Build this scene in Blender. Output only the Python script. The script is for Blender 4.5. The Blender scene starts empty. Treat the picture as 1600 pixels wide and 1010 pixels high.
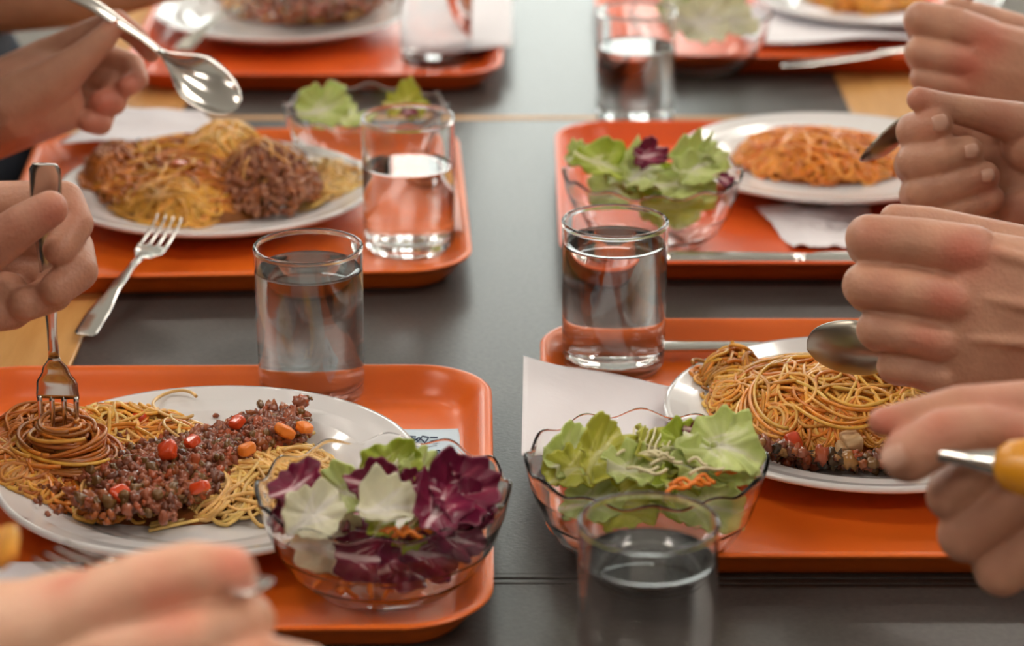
import bpy, bmesh, math, random
import numpy as np
from mathutils import Vector, Matrix, Euler, noise
from math import sin, cos, pi, radians as R

S = bpy.context.scene
COL = S.collection
# ------------------------------------------------------------------ camera, world, exposure
F = 4050.0                       # focal length in pixels of a 1600 px wide frame
PIT = R(20.45)                   # the camera looks down by this angle
TZ = 0.75                        # table top height
CH = 0.64                        # camera height above the table top
cam = bpy.data.cameras.new('camera'); co = bpy.data.objects.new('camera', cam); COL.objects.link(co)
co.location = (0, 0, TZ+CH); co.rotation_euler = (pi/2-PIT, 0, 0)
cam.sensor_width = 36; cam.lens = 36*F/1600; cam.clip_start = 0.05
cam.dof.use_dof = True; cam.dof.focus_distance = 1.57; cam.dof.aperture_fstop = 6.2
S.camera = co
S.view_settings.view_transform = 'Standard'; S.view_settings.look = 'None'
S.view_settings.gamma = 1; S.view_settings.use_curve_mapping = False
S.view_settings.exposure = 0.0
w = bpy.data.worlds.new('daylight'); S.world = w; w.use_nodes = True
w.node_tree.nodes['Background'].inputs[0].default_value = (0.90, 0.96, 0.90, 1)
w.node_tree.nodes['Background'].inputs[1].default_value = 7.6
LAMP_POWER = 15.0                # emission of the ceiling diffusers (built below as lamps)

SP, CP = sin(PIT), cos(PIT)
def hp(px, py, zc):              # pixel + distance along the view axis -> world point
    x = (px-800)/F*zc; y = -(py-505)/F*zc
    return Vector((x, y*SP + zc*CP, TZ+CH + y*CP - zc*SP))
def at(px, py, h=0.0):           # pixel -> point on the horizontal plane h above the table top
    d = hp(px, py, 1.0) - Vector((0, 0, TZ+CH))
    t = -(CH-h)/d.z
    return Vector((0, 0, TZ+CH)) + d*t

# ------------------------------------------------------------------ materials
def mat(name, col, rough=0.5, metal=0.0, **k):
    m = bpy.data.materials.new(name); m.use_nodes = True
    b = m.node_tree.nodes['Principled BSDF']
    b.inputs['Base Color'].default_value = (*col, 1); b.inputs['Roughness'].default_value = rough
    b.inputs['Metallic'].default_value = metal
    for a, v in k.items(): b.inputs[a.replace('_', ' ')].default_value = v
    return m
def nodes(m): return m.node_tree.nodes, m.node_tree.links, m.node_tree.nodes['Principled BSDF']
def texco(m, kind='Object'):
    N, L, b = nodes(m); t = N.new('ShaderNodeTexCoord'); return t.outputs[kind]
def noise_tex(m, scale, detail=4, vec=None, rough=0.55):
    N, L, b = nodes(m); n = N.new('ShaderNodeTexNoise'); n.inputs['Scale'].default_value = scale
    n.inputs['Detail'].default_value = detail; n.inputs['Roughness'].default_value = rough
    L.new(vec or texco(m), n.inputs['Vector']); return n.outputs['Fac']
def ramp(m, fac, stops):
    N, L, b = nodes(m); r = N.new('ShaderNodeValToRGB'); e = r.color_ramp.elements
    while len(e) < len(stops): e.new(0.5)
    for i, (p, c) in enumerate(stops): e[i].position = p; e[i].color = (*c, 1)
    L.new(fac, r.inputs[0]); return r.outputs[0]
def mixc(m, fac, a, b_, mode='MIX'):
    N, L, b = nodes(m); x = N.new('ShaderNodeMix'); x.data_type = 'RGBA'; x.blend_type = mode
    for v, i in ((fac, 0), (a, 6), (b_, 7)):
        if hasattr(v, 'links'): L.new(v, x.inputs[i])
        elif i == 0: x.inputs[0].default_value = v
        else: x.inputs[i].default_value = (*v, 1)
    return x.outputs[2]
def attr(m, name, out='Fac'):
    N, L, b = nodes(m); a = N.new('ShaderNodeAttribute'); a.attribute_name = name; return a.outputs[out]
def bump(m, h, strength, dist=0.001):
    N, L, b = nodes(m); n = N.new('ShaderNodeBump'); n.inputs['Strength'].default_value = strength
    n.inputs['Distance'].default_value = dist; L.new(h, n.inputs['Height']); L.new(n.outputs[0], b.inputs['Normal'])
def setc(m, c): N, L, b = nodes(m); L.new(c, b.inputs['Base Color'])

M = {}
# dark laminate with a fine woven grain
m = M['laminate'] = mat('dark laminate', (0.05, 0.043, 0.04), 0.33, IOR=1.5)
setc(m, ramp(m, noise_tex(m, 260, 3), [(0.3, (0.036, 0.031, 0.029)), (0.7, (0.062, 0.054, 0.05))]))
bump(m, noise_tex(m, 420, 3), 0.25, 0.0006)
N, L, b = nodes(m); r = N.new('ShaderNodeMapRange'); L.new(noise_tex(m, 300, 4), r.inputs[0])
r.inputs[3].default_value = 0.26; r.inputs[4].default_value = 0.42; L.new(r.outputs[0], b.inputs['Roughness'])
def wood(name, a, b_, rough=0.35, axis=(1.2, 14, 14)):
    m = mat(name, a, rough); N, L, b = nodes(m)
    mp = N.new('ShaderNodeMapping'); mp.inputs['Scale'].default_value = axis; L.new(texco(m), mp.inputs[0])
    f = noise_tex(m, 6, 6, mp.outputs[0], 0.65)
    setc(m, ramp(m, f, [(0.3, a), (0.7, b_)])); return m
M['wood'] = wood('varnished beech', (0.56, 0.27, 0.075), (0.72, 0.40, 0.14), 0.32, (14, 1.2, 14))
M['woodx'] = wood('varnished beech lipping', (0.56, 0.30, 0.12), (0.68, 0.42, 0.2), 0.4)
M['dull_steel'] = mat('dull steel', (0.34, 0.31, 0.26), 0.34, 1.0)
m = M['tray'] = mat('orange tray plastic', (0.76, 0.14, 0.012), 0.3, IOR=1.5)
setc(m, ramp(m, noise_tex(m, 9, 5), [(0.3, (0.74, 0.125, 0.010)), (0.75, (0.82, 0.165, 0.014))]))
bump(m, noise_tex(m, 500, 2), 0.12, 0.0004)
m = M['tray_red'] = mat('red orange tray plastic', (0.74, 0.08, 0.01), 0.3, IOR=1.5)
setc(m, ramp(m, noise_tex(m, 9, 5), [(0.3, (0.72, 0.09, 0.010)), (0.75, (0.80, 0.12, 0.015))]))
bump(m, noise_tex(m, 500, 2), 0.12, 0.0004)
M['china'] = mat('white glazed china', (0.74, 0.735, 0.745), 0.12, IOR=1.5, Coat_Weight=0.3)
M['glass'] = mat('clear glass', (1, 1, 1), 0.0, IOR=1.47, Transmission_Weight=1.0)
M['bowl_glass'] = mat('pressed clear glass', (0.985, 0.99, 0.99), 0.02, IOR=1.3, Transmission_Weight=1.0)
M['water'] = mat('water', (1, 1, 1), 0.0, IOR=1.33, Transmission_Weight=1.0)
m = M['steel'] = mat('polished steel', (0.70, 0.68, 0.65), 0.16, 1.0)
bump(m, noise_tex(m, 200, 3), 0.05, 0.0003)
M['amber'] = mat('amber plastic', (0.85, 0.36, 0.02), 0.25, Transmission_Weight=0.2)
def paper(name, c):
    m = mat(name, c, 0.8); bump(m, noise_tex(m, 55, 5), 0.5, 0.002); return m
M['paper'] = paper('white paper napkin', (0.80, 0.77, 0.81)); M['card'] = paper('pale blue card', (0.60, 0.74, 0.85))
M['ink'] = mat('dark blue print', (0.03, 0.06, 0.12), 0.7)
def food(name, sat, rough=0.28):
    m = mat(name, (0.8, 0.5, 0.1), rough, IOR=1.45, Coat_Weight=0.25, Coat_Roughness=0.15)
    c = attr(m, 'tint', 'Color'); v = ramp(m, noise_tex(m, 130, 3), [(0.3, (0.78, 0.72, 0.68)), (0.7, (1.1, 1.08, 1.05))])
    setc(m, mixc(m, 1.0, c, v, 'MULTIPLY')); N, L, b = nodes(m)
    b.inputs['Subsurface Weight'].default_value = sat; b.inputs['Subsurface Radius'].default_value = (0.004, 0.002, 0.0008)
    b.inputs['Subsurface Scale'].default_value = 0.6
    bump(m, noise_tex(m, 700, 2), 0.12, 0.0005); return m
M['pasta'] = food('cooked spaghetti', 0.0); M['mince'] = food('minced meat sauce', 0.0, 0.24)
M['tomato'] = mat('diced tomato', (0.72, 0.07, 0.012), 0.22, Coat_Weight=0.4); M['carrot'] = mat('carrot', (0.85, 0.23, 0.025), 0.35)
M['mushroom'] = mat('mushroom slice', (0.62, 0.42, 0.22), 0.45)
def leaf(name, mid, body, edge, tr=0.25):
    m = mat(name, body, 0.32, Coat_Weight=0.2, Coat_Roughness=0.2); N, L, b = nodes(m)
    v = attr(m, 'vein'); c1 = ramp(m, v, [(0.0, edge), (0.45, body), (0.95, mid)])
    nn = ramp(m, noise_tex(m, 60, 5), [(0.3, (0.9, 0.9, 0.88)), (0.7, (1.14, 1.14, 1.12))])
    c = mixc(m, 1.0, c1, nn, 'MULTIPLY'); setc(m, c)
    t = N.new('ShaderNodeBsdfTranslucent'); L.new(c, t.inputs[0]); x = N.new('ShaderNodeMixShader'); x.inputs[0].default_value = tr
    L.new(b.outputs[0], x.inputs[1]); L.new(t.outputs[0], x.inputs[2]); L.new(x.outputs[0], N['Material Output'].inputs[0])
    bump(m, noise_tex(m, 110, 5), 0.6, 0.0022); return m
M['lettuce'] = leaf('green lettuce', (0.88, 0.88, 0.60), (0.64, 0.71, 0.18), (0.47, 0.58, 0.07), 0.3)
M['lettuce_pale'] = leaf('pale iceberg lettuce', (0.88, 0.88, 0.74), (0.78, 0.83, 0.46), (0.64, 0.74, 0.28), 0.3)
M['lettuce_olive'] = leaf('olive lettuce', (0.86, 0.84, 0.42), (0.72, 0.70, 0.16), (0.56, 0.57, 0.08), 0.3)
M['lettuce_white'] = leaf('white lettuce rib', (0.90, 0.88, 0.84), (0.88, 0.86, 0.78), (0.84, 0.83, 0.64), 0.3)
M['radicchio'] = leaf('radicchio', (0.90, 0.68, 0.74), (0.34, 0.022, 0.08), (0.18, 0.010, 0.05), 0.15)
def skin(name, a, b_, red):
    m = mat(name, a, 0.42, IOR=1.4); N, L, b = nodes(m)
    c = ramp(m, noise_tex(m, 45, 5), [(0.3, a), (0.7, b_)])
    rr0 = N.new('ShaderNodeMath'); rr0.operation = 'MULTIPLY'; rr0.inputs[1].default_value = 0.8; L.new(attr(m, 'red'), rr0.inputs[0])
    c = mixc(m, rr0.outputs[0], c, red); setc(m, c)
    b.inputs['Subsurface Weight'].default_value = 0.12; b.inputs['Subsurface Radius'].default_value = (0.012, 0.004, 0.002)
    b.inputs['Subsurface Scale'].default_value = 0.5
    N2 = N.new('ShaderNodeMath'); N2.operation = 'ADD'; L.new(noise_tex(m, 90, 6, None, 0.7), N2.inputs[0])
    v = N.new('ShaderNodeTexVoronoi'); v.inputs['Scale'].default_value = 420; L.new(texco(m), v.inputs['Vector'])
    mu = N.new('ShaderNodeMath'); mu.operation = 'MULTIPLY'; mu.inputs[1].default_value = 0.25; L.new(v.outputs[0], mu.inputs[0])
    L.new(mu.outputs[0], N2.inputs[1]); bump(m, N2.outputs[0], 0.5, 0.0016); return m
M['skin_fair'] = skin('fair skin', (0.47, 0.22, 0.145), (0.56, 0.29, 0.19), (0.58, 0.15, 0.10))
M['skin_tan'] = skin('tanned skin', (0.46, 0.225, 0.15), (0.57, 0.305, 0.20), (0.52, 0.11, 0.07))
M['skin_warm'] = skin('warm skin', (0.50, 0.22, 0.12), (0.60, 0.29, 0.17), (0.60, 0.13, 0.09))
M['skin_pink'] = skin('pink skin', (0.80, 0.44, 0.29), (0.88, 0.54, 0.38), (0.74, 0.17, 0.11))  # paler, pinker base colour for the nearest left hand
M['nail'] = mat('fingernail', (0.56, 0.31, 0.225), 0.3)
def cloth(name, c):
    m = mat(name, c, 0.85); bump(m, noise_tex(m, 350, 3), 0.4, 0.001); return m
M['navy'] = cloth('navy cloth', (0.008, 0.014, 0.03)); M['black'] = cloth('black cloth', (0.01, 0.009, 0.009))
M['grey'] = cloth('grey cloth', (0.05, 0.05, 0.055)); M['brown'] = cloth('dark brown cloth', (0.03, 0.018, 0.012))
M['hair'] = mat('brown hair', (0.03, 0.015, 0.008), 0.5)
M['eye'] = mat('eye', (0.7, 0.68, 0.66), 0.1)
M['floor'] = mat('grey floor', (0.16, 0.145, 0.13), 0.4); setc(M['floor'], ramp(M['floor'], noise_tex(M['floor'], 30), [(0.3, (0.13, 0.12, 0.11)), (0.7, (0.19, 0.17, 0.15))]))
M['wall'] = mat('warm painted wall', (0.5, 0.47, 0.43), 0.7); bump(M['wall'], noise_tex(M['wall'], 60), 0.2, 0.002)
M['wall_dark'] = mat('brown painted wall', (0.14, 0.11, 0.095), 0.7); bump(M['wall_dark'], noise_tex(M['wall_dark'], 60), 0.2, 0.002)
M['ceiling'] = mat('ceiling paint', (0.62, 0.58, 0.53), 0.8); bump(M['ceiling'], noise_tex(M['ceiling'], 60), 0.2, 0.002)
M['frame'] = mat('dark metal', (0.03, 0.03, 0.032), 0.4, 0.6)
m = M['pane'] = bpy.data.materials.new('window glass'); m.use_nodes = True; NN = m.node_tree.nodes; NN.clear()
o_ = NN.new('ShaderNodeOutputMaterial'); x_ = NN.new('ShaderNodeMixShader'); t_ = NN.new('ShaderNodeBsdfTransparent'); g_ = NN.new('ShaderNodeBsdfGlossy')
g_.inputs['Roughness'].default_value = 0.02; x_.inputs[0].default_value = 0.08
m.node_tree.links.new(t_.outputs[0], x_.inputs[1]); m.node_tree.links.new(g_.outputs[0], x_.inputs[2]); m.node_tree.links.new(x_.outputs[0], o_.inputs[0])
m = M['lamp'] = bpy.data.materials.new('lamp diffuser'); m.use_nodes = True; b = m.node_tree.nodes['Principled BSDF']
b.inputs['Base Color'].default_value = (0.8, 0.8, 0.8, 1); b.inputs['Emission Color'].default_value = (1.0, 0.90, 0.79, 1); b.inputs['Emission Strength'].default_value = LAMP_POWER

# ------------------------------------------------------------------ mesh helpers
class MB:
    def __init__(s): s.v = []; s.f = []; s.col = []; s.smooth = True
    def add(s, vs, fs, col=None):
        k = len(s.v); s.v.extend([tuple(p) for p in vs]); s.f.extend([tuple(i+k for i in q) for q in fs])
        s.col.extend([col]*len(vs)); return s
    def box(s, x0, x1, y0, y1, z0, z1):
        vs = [(x, y, z) for x in (x0, x1) for y in (y0, y1) for z in (z0, z1)]
        return s.add(vs, [(0, 1, 3, 2), (4, 6, 7, 5), (0, 4, 5, 1), (2, 3, 7, 6), (0, 2, 6, 4), (1, 5, 7, 3)])
    def lathe(s, prof, n=64, fn=None):      # prof [(r,z)], closed at the axis where r==0
        q_ = [prof[0]]
        for a_, b_ in zip(prof, prof[1:]):
            d = math.hypot(b_[0]-a_[0], b_[1]-a_[1])
            if d > 0.004:
                k = 0.0007/d; q_ += [(a_[0]+(b_[0]-a_[0])*k, a_[1]+(b_[1]-a_[1])*k), (b_[0]-(b_[0]-a_[0])*k, b_[1]-(b_[1]-a_[1])*k)]
            q_.append(b_)
        prof = q_; vs = []; fs = []; rings = []
        for i, (r, z) in enumerate(prof):
            if r < 1e-7: rings.append([len(vs)]); vs.append((0, 0, z)); continue
            ids = []
            for k in range(n):
                a = 2*pi*k/n; rr, zz = fn(r, z, a, i) if fn else (r, z)
                ids.append(len(vs)); vs.append((rr*cos(a), rr*sin(a), zz))
            rings.append(ids)
        for A, B in zip(rings, rings[1:]):
            if len(A) == 1 and len(B) == 1: continue
            for k in range(n):
                k2 = (k+1) % n
                if len(A) == 1: fs.append((A[0], B[k2], B[k]))
                elif len(B) == 1: fs.append((A[k], A[k2], B[0]))
                else: fs.append((A[k], A[k2], B[k2], B[k]))
        return s.add(vs, fs)
    def tube(s, pts, rad, n=6, col=None):
        vs = []; fs = []; up = Vector((0, 0, 1)); m_ = len(pts)
        P = [Vector(p) for p in pts]
        for i, p in enumerate(P):
            t = (P[min(i+1, m_-1)]-P[max(i-1, 0)]).normalized()
            a = t.cross(up)
            if a.length < 1e-3: a = t.cross(Vector((1, 0, 0)))
            a.normalize(); c = a.cross(t).normalized(); r = rad[i] if hasattr(rad, '__len__') else rad
            for k in range(n):
                q = 2*pi*k/n; vs.append(p + a*(r*cos(q)) + c*(r*sin(q)))
        for i in range(m_-1):
            for k in range(n):
                k2 = (k+1) % n; fs.append((i*n+k, i*n+k2, (i+1)*n+k2, (i+1)*n+k))
        fs.append(tuple(range(n-1, -1, -1))); fs.append(tuple((m_-1)*n+k for k in range(n)))
        return s.add(vs, fs, col)
    def loft(s, rings, cap=True):
        n = len(rings[0]); vs = [p for r in rings for p in r]; fs = []
        for i in range(len(rings)-1):
            for k in range(n):
                k2 = (k+1) % n; fs.append((i*n+k, i*n+k2, (i+1)*n+k2, (i+1)*n+k))
        if cap: fs.append(tuple(range(n-1, -1, -1))); fs.append(tuple((len(rings)-1)*n+k for k in range(n)))
        return s.add(vs, fs)
    def build(s, name, material, parent=None, smooth=True, angle=None):
        me = bpy.data.meshes.new(name); me.from_pydata(s.v, [], s.f); me.update()
        me.materials.append(material)
        bm = bmesh.new(); bm.from_mesh(me); bmesh.ops.recalc_face_normals(bm, faces=bm.faces); bm.to_mesh(me); bm.free()
        if smooth:
            me.polygons.foreach_set('use_smooth', [True]*len(me.polygons))
            if angle: me.set_sharp_from_angle(angle=angle)
        if any(c is not None for c in s.col):
            ca = me.color_attributes.new('tint', 'FLOAT_COLOR', 'POINT')
            ca.data.foreach_set('color', [x for c in s.col for x in (*(c or (0.5, 0.5, 0.5)), 1)])
        o = bpy.data.objects.new(name, me); COL.objects.link(o)
        if parent is not None: o.parent = parent
        return o
def tag(o, label=None, cat=None, group=None, kind=None):
    if label: o['label'] = label
    if cat: o['category'] = cat
    if group: o['group'] = group
    if kind: o['kind'] = kind
    return o
def thing(name, label, cat, loc=(0, 0, 0), rz=0, group=None):
    o = bpy.data.objects.new(name, None); COL.objects.link(o); o.location = loc; o.rotation_euler = (0, 0, rz)
    o.empty_display_size = 0.02; return tag(o, label, cat, group)
def copy_tree(o, parent=None):
    c = o.copy(); COL.objects.link(c); c.parent = parent
    for ch in list(o.children): copy_tree(ch, c)
    return c
def struct(name, mb, m, parent=None, **k):
    o = mb.build(name, m, parent, smooth=False)
    if parent is None: o['kind'] = 'structure'
    return o
def bevel(o, wdt, seg=2):
    md = o.modifiers.new('bevel', 'BEVEL'); md.width = wdt; md.segments = seg; md.limit_method = 'ANGLE'; return o

# ------------------------------------------------------------------ the room
X0, X1, Y0, Y1, ZC = -3.6, 3.6, -2.6, 7.6, 2.9
struct('floor', MB().box(X0, X1, Y0, Y1, -0.1, 0), M['floor'])
struct('ceiling', MB().box(X0, X1, Y0, Y1, ZC, ZC+0.1), M['ceiling'])
struct('wall_back', MB().box(X0, X1, Y0-0.1, Y0, 0, ZC), M['wall'])
WX0, WX1, WZ0, WZ1 = -0.50, 0.56, 0.75, 2.86
def wall_with_windows(name, axis, pos, a0, a1, holes, m, wn):
    """axis 'x': wall runs along y at x=pos; axis 'y': wall runs along x at y=pos; holes (a0,a1,z0,z1)"""
    mb = MB(); th = 0.15 if pos > 0 else -0.15
    def bx(m_, u0, u1, z0, z1, d0=0.0, d1=1.0):
        lo, hi = sorted((pos+th*d0, pos+th*d1))
        (m_.box(lo, hi, u0, u1, z0, z1) if axis == 'x' else m_.box(u0, u1, lo, hi, z0, z1))
    cur = a0
    for (h0, h1, z0, z1) in holes:
        bx(mb, cur, h0, 0, ZC); bx(mb, h0, h1, 0, z0); bx(mb, h0, h1, z1, ZC); cur = h1
    bx(mb, cur, a1, 0, ZC); struct(name, mb, m)
    for i, (h0, h1, z0, z1) in enumerate(holes):
        wf = bpy.data.objects.new('window_%d' % (wn+i), None); COL.objects.link(wf); wf['kind'] = 'structure'
        fr = MB(); e = 0.04
        for q in ((h0, h0+e, z0, z1), (h1-e, h1, z0, z1), (h0+e, h1-e, z0, z0+e), (h0+e, h1-e, z1-e, z1), ((h0+h1)/2-0.025, (h0+h1)/2+0.025, z0+e, z1-e)): bx(fr, *q, 0.2, 0.6)
        struct('window_frame', fr, M['frame'], wf); pn = MB(); bx(pn, h0+e-0.003, h1-e+0.003, z0+e-0.003, z1-e+0.003, 0.38, 0.42); struct('window_pane', pn, M['pane'], wf)
wall_with_windows('wall_far', 'y', Y1, X0, X1, [(-3.3, -2.0, 0.9, 2.7), (WX0, WX1, WZ0, WZ1), (2.0, 3.3, 0.9, 2.7)], M['wall_dark'], 1)  # outer pair added, out of view, to brighten the glass rims
wall_with_windows('wall_left', 'x', X0, Y0, Y1+0.15, [(0.6, 2.4, 0.9, 2.6), (3.2, 5.0, 0.9, 2.6), (5.5, 7.2, 0.9, 2.6)], M['wall'], 4)  # unseen side windows, added as bright accents for the glassware
wall_with_windows('wall_right', 'x', X1, Y0, Y1+0.15, [(3.2, 5.0, 0.9, 2.6), (5.5, 7.2, 0.9, 2.6)], M['wall'], 7)  # openings added out of view so the glass rims catch brightness
lamp0 = None
for i, (x, y) in enumerate([(x, y) for y in (-0.9, 1.2, 3.4, 5.6) for x in (-1.5, 1.5)]):
    if lamp0 is None:
        lamp0 = o = thing('ceiling_light', 'rectangular ceiling light above the dining tables', 'ceiling light', (x, y, ZC-0.06), 0, 'ceiling lights of the dining hall')
        MB().box(-0.72, 0.72, -0.2, 0.2, 0.005, 0.06).build('housing', M['frame'], o, smooth=False)
        MB().box(-0.69, 0.69, -0.17, 0.17, -0.003, 0.004).build('diffuser', M['lamp'], o, smooth=False)
    else:
        o = copy_tree(lamp0); o.location = (x, y, ZC-0.06)

# ------------------------------------------------------------------ tables
SEAM1 = at(800, 905).y; SEAM2 = at(800, 184).y
TW, PW0, PW1 = 0.41, -0.298, 0.306
def table(y0, y1, label):
    t = thing('dining_table', label, 'table', (0, (y0+y1)/2, 0), 0)
    h = (y1-y0)/2-0.0008; z0, z1 = TZ-0.028, TZ
    e = 0.0055
    bevel(MB().box(PW0, PW1, -h+e, h-e, z0, z1).build('laminate_top', M['laminate'], t, smooth=False), 0.0006)
    for s, a, b_ in ((-1, -TW, PW0-0.0004), (1, PW1+0.0004, TW)):
        bevel(MB().box(a, b_, -h, h, z0, z1+0.0002).build('wooden_margin', M['wood'], t, smooth=False), 0.002)
    for a, b_, lm in ((-h, -h+e-0.0002, M['woodx'] if y0 > 2 else M['laminate']), (h-e+0.0002, h, M['woodx'] if y0 > 1 else M['laminate'])):
        bevel(MB().box(PW0, PW1, a, b_, z0, z1+0.0004).build('end_lipping', lm, t, smooth=False), 0.0008)
    MB().box(-0.36, 0.36, -h+0.05, h-0.05, z0-0.05, z0).build('apron', M['frame'], t, smooth=False)
    for sx in (-1, 1):
        for sy in (-1, 1):
            MB().tube([(sx*0.33, sy*(h-0.09), 0), (sx*0.33, sy*(h-0.09), z0-0.0505)], 0.02, 16).build('leg', M['frame'], t, angle=0.6)
    return t
table(SEAM1, SEAM2, 'dark laminate dining table with beech margins under the four middle trays')
table(SEAM2, 2*SEAM2-SEAM1, 'far dining table under the two trays at the top of the photo')
table(2*SEAM1-SEAM2, SEAM1, 'nearest dining table, under the water glass at the bottom edge')

# ------------------------------------------------------------------ trays
def rrect(hx, hy, r, n=10):
    pts = []
    for cx, cy, a0 in ((hx-r, hy-r, 0), (-hx+r, hy-r, 90), (-hx+r, -hy+r, 180), (hx-r, -hy+r, 270)):
        for k in range(n+1):
            a = R(a0+90*k/n); pts.append((cx+r*cos(a), cy+r*sin(a)))
    return pts
TRW, TRD = 0.358, 0.378
def tray(name, cx, cy, rz, label, m):
    rings = []
    # outer wall up, rolled rim, inner wall down, floor
    prof = [(-0.024, 0.0006), (-0.021, 0.0), (-0.018, 0.0004), (-0.006, 0.016), (-0.001, 0.0178), (0.0, 0.0198), (-0.002, 0.0212), (-0.0055, 0.0205), (-0.009, 0.018), (-0.019, 0.0056), (-0.024, 0.0036), (-0.034, 0.0032)]
    for off, z in prof:
        r = max(0.012, 0.052+off)
        rings.append([(x, y, z) for x, y in rrect(TRW/2+off, TRD/2+off, r, 12)])
    t = MB().loft(rings)
    o = t.build(name, m, None, angle=0.9); o.location = (cx, cy, TZ); o.rotation_euler = (0, 0, rz)
    md = o.modifiers.new('sub', 'SUBSURF'); md.levels = 1; md.render_levels = 1
    return tag(o, label, 'tray')
TF = 0.0042                      # tray floor height above the table
def tray_y(py_near): return at(800, py_near, 0.02).y + TRD/2
trays = {
 'L1': (-0.0105-TRW/2, tray_y(985), R(0.6), 'orange tray at the bottom left, under the large plate of spaghetti bolognese', 'tray'),
 'R1': (0.018+TRW/2, tray_y(870), 0, 'orange tray at the lower right, under the green salad and the twirled spaghetti', 'tray'),
 'L2': (-0.036-TRW/2, tray_y(430), R(3.0), 'orange tray at middle left, in front of the hand with the spoon', 'tray'),
 'R2': (0.035+TRW/2, tray_y(412), R(-0.3), 'red orange tray at middle right, with a knife on its front rim', 'tray_red'),
 'L3': (-0.008-TRW/2, tray_y(117), 0, 'orange tray at the top left, behind the tray of the hand with the spoon', 'tray_red'),
 'R3': (0.085+TRW/2, tray_y(90), 0, 'orange tray at the top right with the pale heap of lettuce on its corner', 'tray_red'),
}
for k, (x, y, rz, lb, mm) in trays.items(): tray('serving_tray', x, y, rz, lb, M[mm])

# ------------------------------------------------------------------ plates
def plate_h(r):                  # surface height of the plate at radius r
    P = [(0, 0.006), (0.07, 0.0062), (0.083, 0.0085), (0.094, 0.015), (0.110, 0.0185), (0.1255, 0.0225), (0.2, 0.04)]
    for (a, za), (b_, zb) in zip(P, P[1:]):
        if r <= b_: return za+(zb-za)*(r-a)/(b_-a)
    return 0.02
plates = {}
def plate(key, px, py, label):
    p = at(px, py, TF+0.02)
    prof = [(0, 0.002), (0.068, 0.002), (0.069, 0.0), (0.074, 0.0), (0.076, 0.0025), (0.088, 0.0068), (0.098, 0.0115), (0.112, 0.0148), (0.1248, 0.0188), (0.1262, 0.0203), (0.1255, 0.0222), (0.1225, 0.0225), (0.110, 0.0185), (0.098, 0.0165), (0.090, 0.0125), (0.083, 0.0085), (0.074, 0.0064), (0.04, 0.006), (0, 0.006)]
    o = MB().lathe(prof, 96).build('dinner_plate', M['china']); o.location = (p.x, p.y, TZ+TF)
    tag(o, label, 'plate'); plates[key] = Vector((p.x, p.y, TZ+TF)); return o
plate('L1', 325, 731, 'white china plate nearest on the left, under minced meat and yellow spaghetti')
plate('R1', 1353, 641, 'white china plate at the lower right under the tall twirled spaghetti')
plate('L2', 338, 291, 'white china plate at middle left with a fork resting on its near rim')
plate('R2', 1297, 244, 'white china plate at middle right behind the lettuce bowl')
plate('L3', 442, 16, 'white china plate at the top left, cut by the top of the photo')
plate('R3', 1372, -8, 'white china plate at the top right, mostly beyond the frame')

# ------------------------------------------------------------------ pasta
def strands(mb, key, px, py, rx, ry, hgt, n, seed, colfn, length=0.12, rad=0.00125, curl=1.0, lay=(0.55, 1.06), mode='walk'):
    rnd = random.Random(seed); c = plates[key]; q = at(px, py, TF+0.008)
    cx, cy = q.x-c.x, q.y-c.y
    def hh(x, y):
        u = math.sqrt((x/rx)**2+(y/ry)**2)
        return max(0, 1-u**2.2)**0.62*hgt if u < 1 else 0
    for i in range(n):
        a = rnd.uniform(0, 2*pi); u = math.sqrt(rnd.random())*0.93
        x, y = rx*u*cos(a), ry*u*sin(a); d = rnd.uniform(0, 2*pi); k = rnd.uniform(-1, 1)*60*curl
        ly = rnd.uniform(*lay); pts = []; ns = int(length*rnd.uniform(0.6, 1.3)/0.0022); ph = rnd.uniform(0, 9); wv = rnd.uniform(0.0006, 0.0026)
        for j in range(ns):
            r_ = math.hypot(cx+x, cy+y); bz = plate_h(r_)
            z = bz + 0.0011 + hh(x, y)*ly + (sin(j*0.21+ph)*0.5+0.5)*wv
            pts.append((cx+x, cy+y, z))
            u = math.sqrt((x/rx)**2+(y/ry)**2)
            k += rnd.gauss(0, 14)*curl; k = max(-130*curl, min(130*curl, k))*0.985
            if u > 0.86:
                tgt = math.atan2(-y, -x); dd = (tgt-d+pi) % (2*pi)-pi; k += (160 if dd > 0 else -160)*0.35
            d += k*0.0022
            x += cos(d)*0.0022; y += sin(d)*0.0022
        col = colfn((cx+pts[0][0]-cx), (pts[0][1]), rnd)
        mb.tube(pts, rad*rnd.uniform(0.85, 1.12), 6, col)
def mound(mb, key, px, py, rx, ry, hgt, col, seed=0):
    c = plates[key]; q = at(px, py, TF+0.008); cx, cy = q.x-c.x, q.y-c.y; n, m_ = 40, 14; vs = []; fs = []
    for j in range(m_+1):
        u = j/m_
        for k in range(n):
            a = 2*pi*k/n; x, y = rx*u*cos(a), ry*u*sin(a); r_ = math.hypot(cx+x, cy+y)
            z = plate_h(r_)+max(0, 1-u**2.2)**0.62*hgt*0.8 + (1-u)*0.002*noise.noise(Vector((x*150, y*150, seed)))+0.0002
            vs.append((cx+x, cy+y, z))
    for j in range(m_):
        for k in range(n): fs.append((j*n+k, j*n+(k+1) % n, (j+1)*n+(k+1) % n, (j+1)*n+k))
    k0 = len(vs)
    for k in range(n):
        x, y, z = vs[m_*n+k]; vs.append((x*0.999, y*0.999, z-0.0001))
    mb.add(vs, fs, col)
ICO = {}
def ico(n):
    if n not in ICO:
        bm = bmesh.new(); bmesh.ops.create_icosphere(bm, subdivisions=n, radius=1); ICO[n] = ([v.co.copy() for v in bm.verts], [tuple(v.index for v in f.verts) for f in bm.faces]); bm.free()
    return ICO[n]
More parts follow.
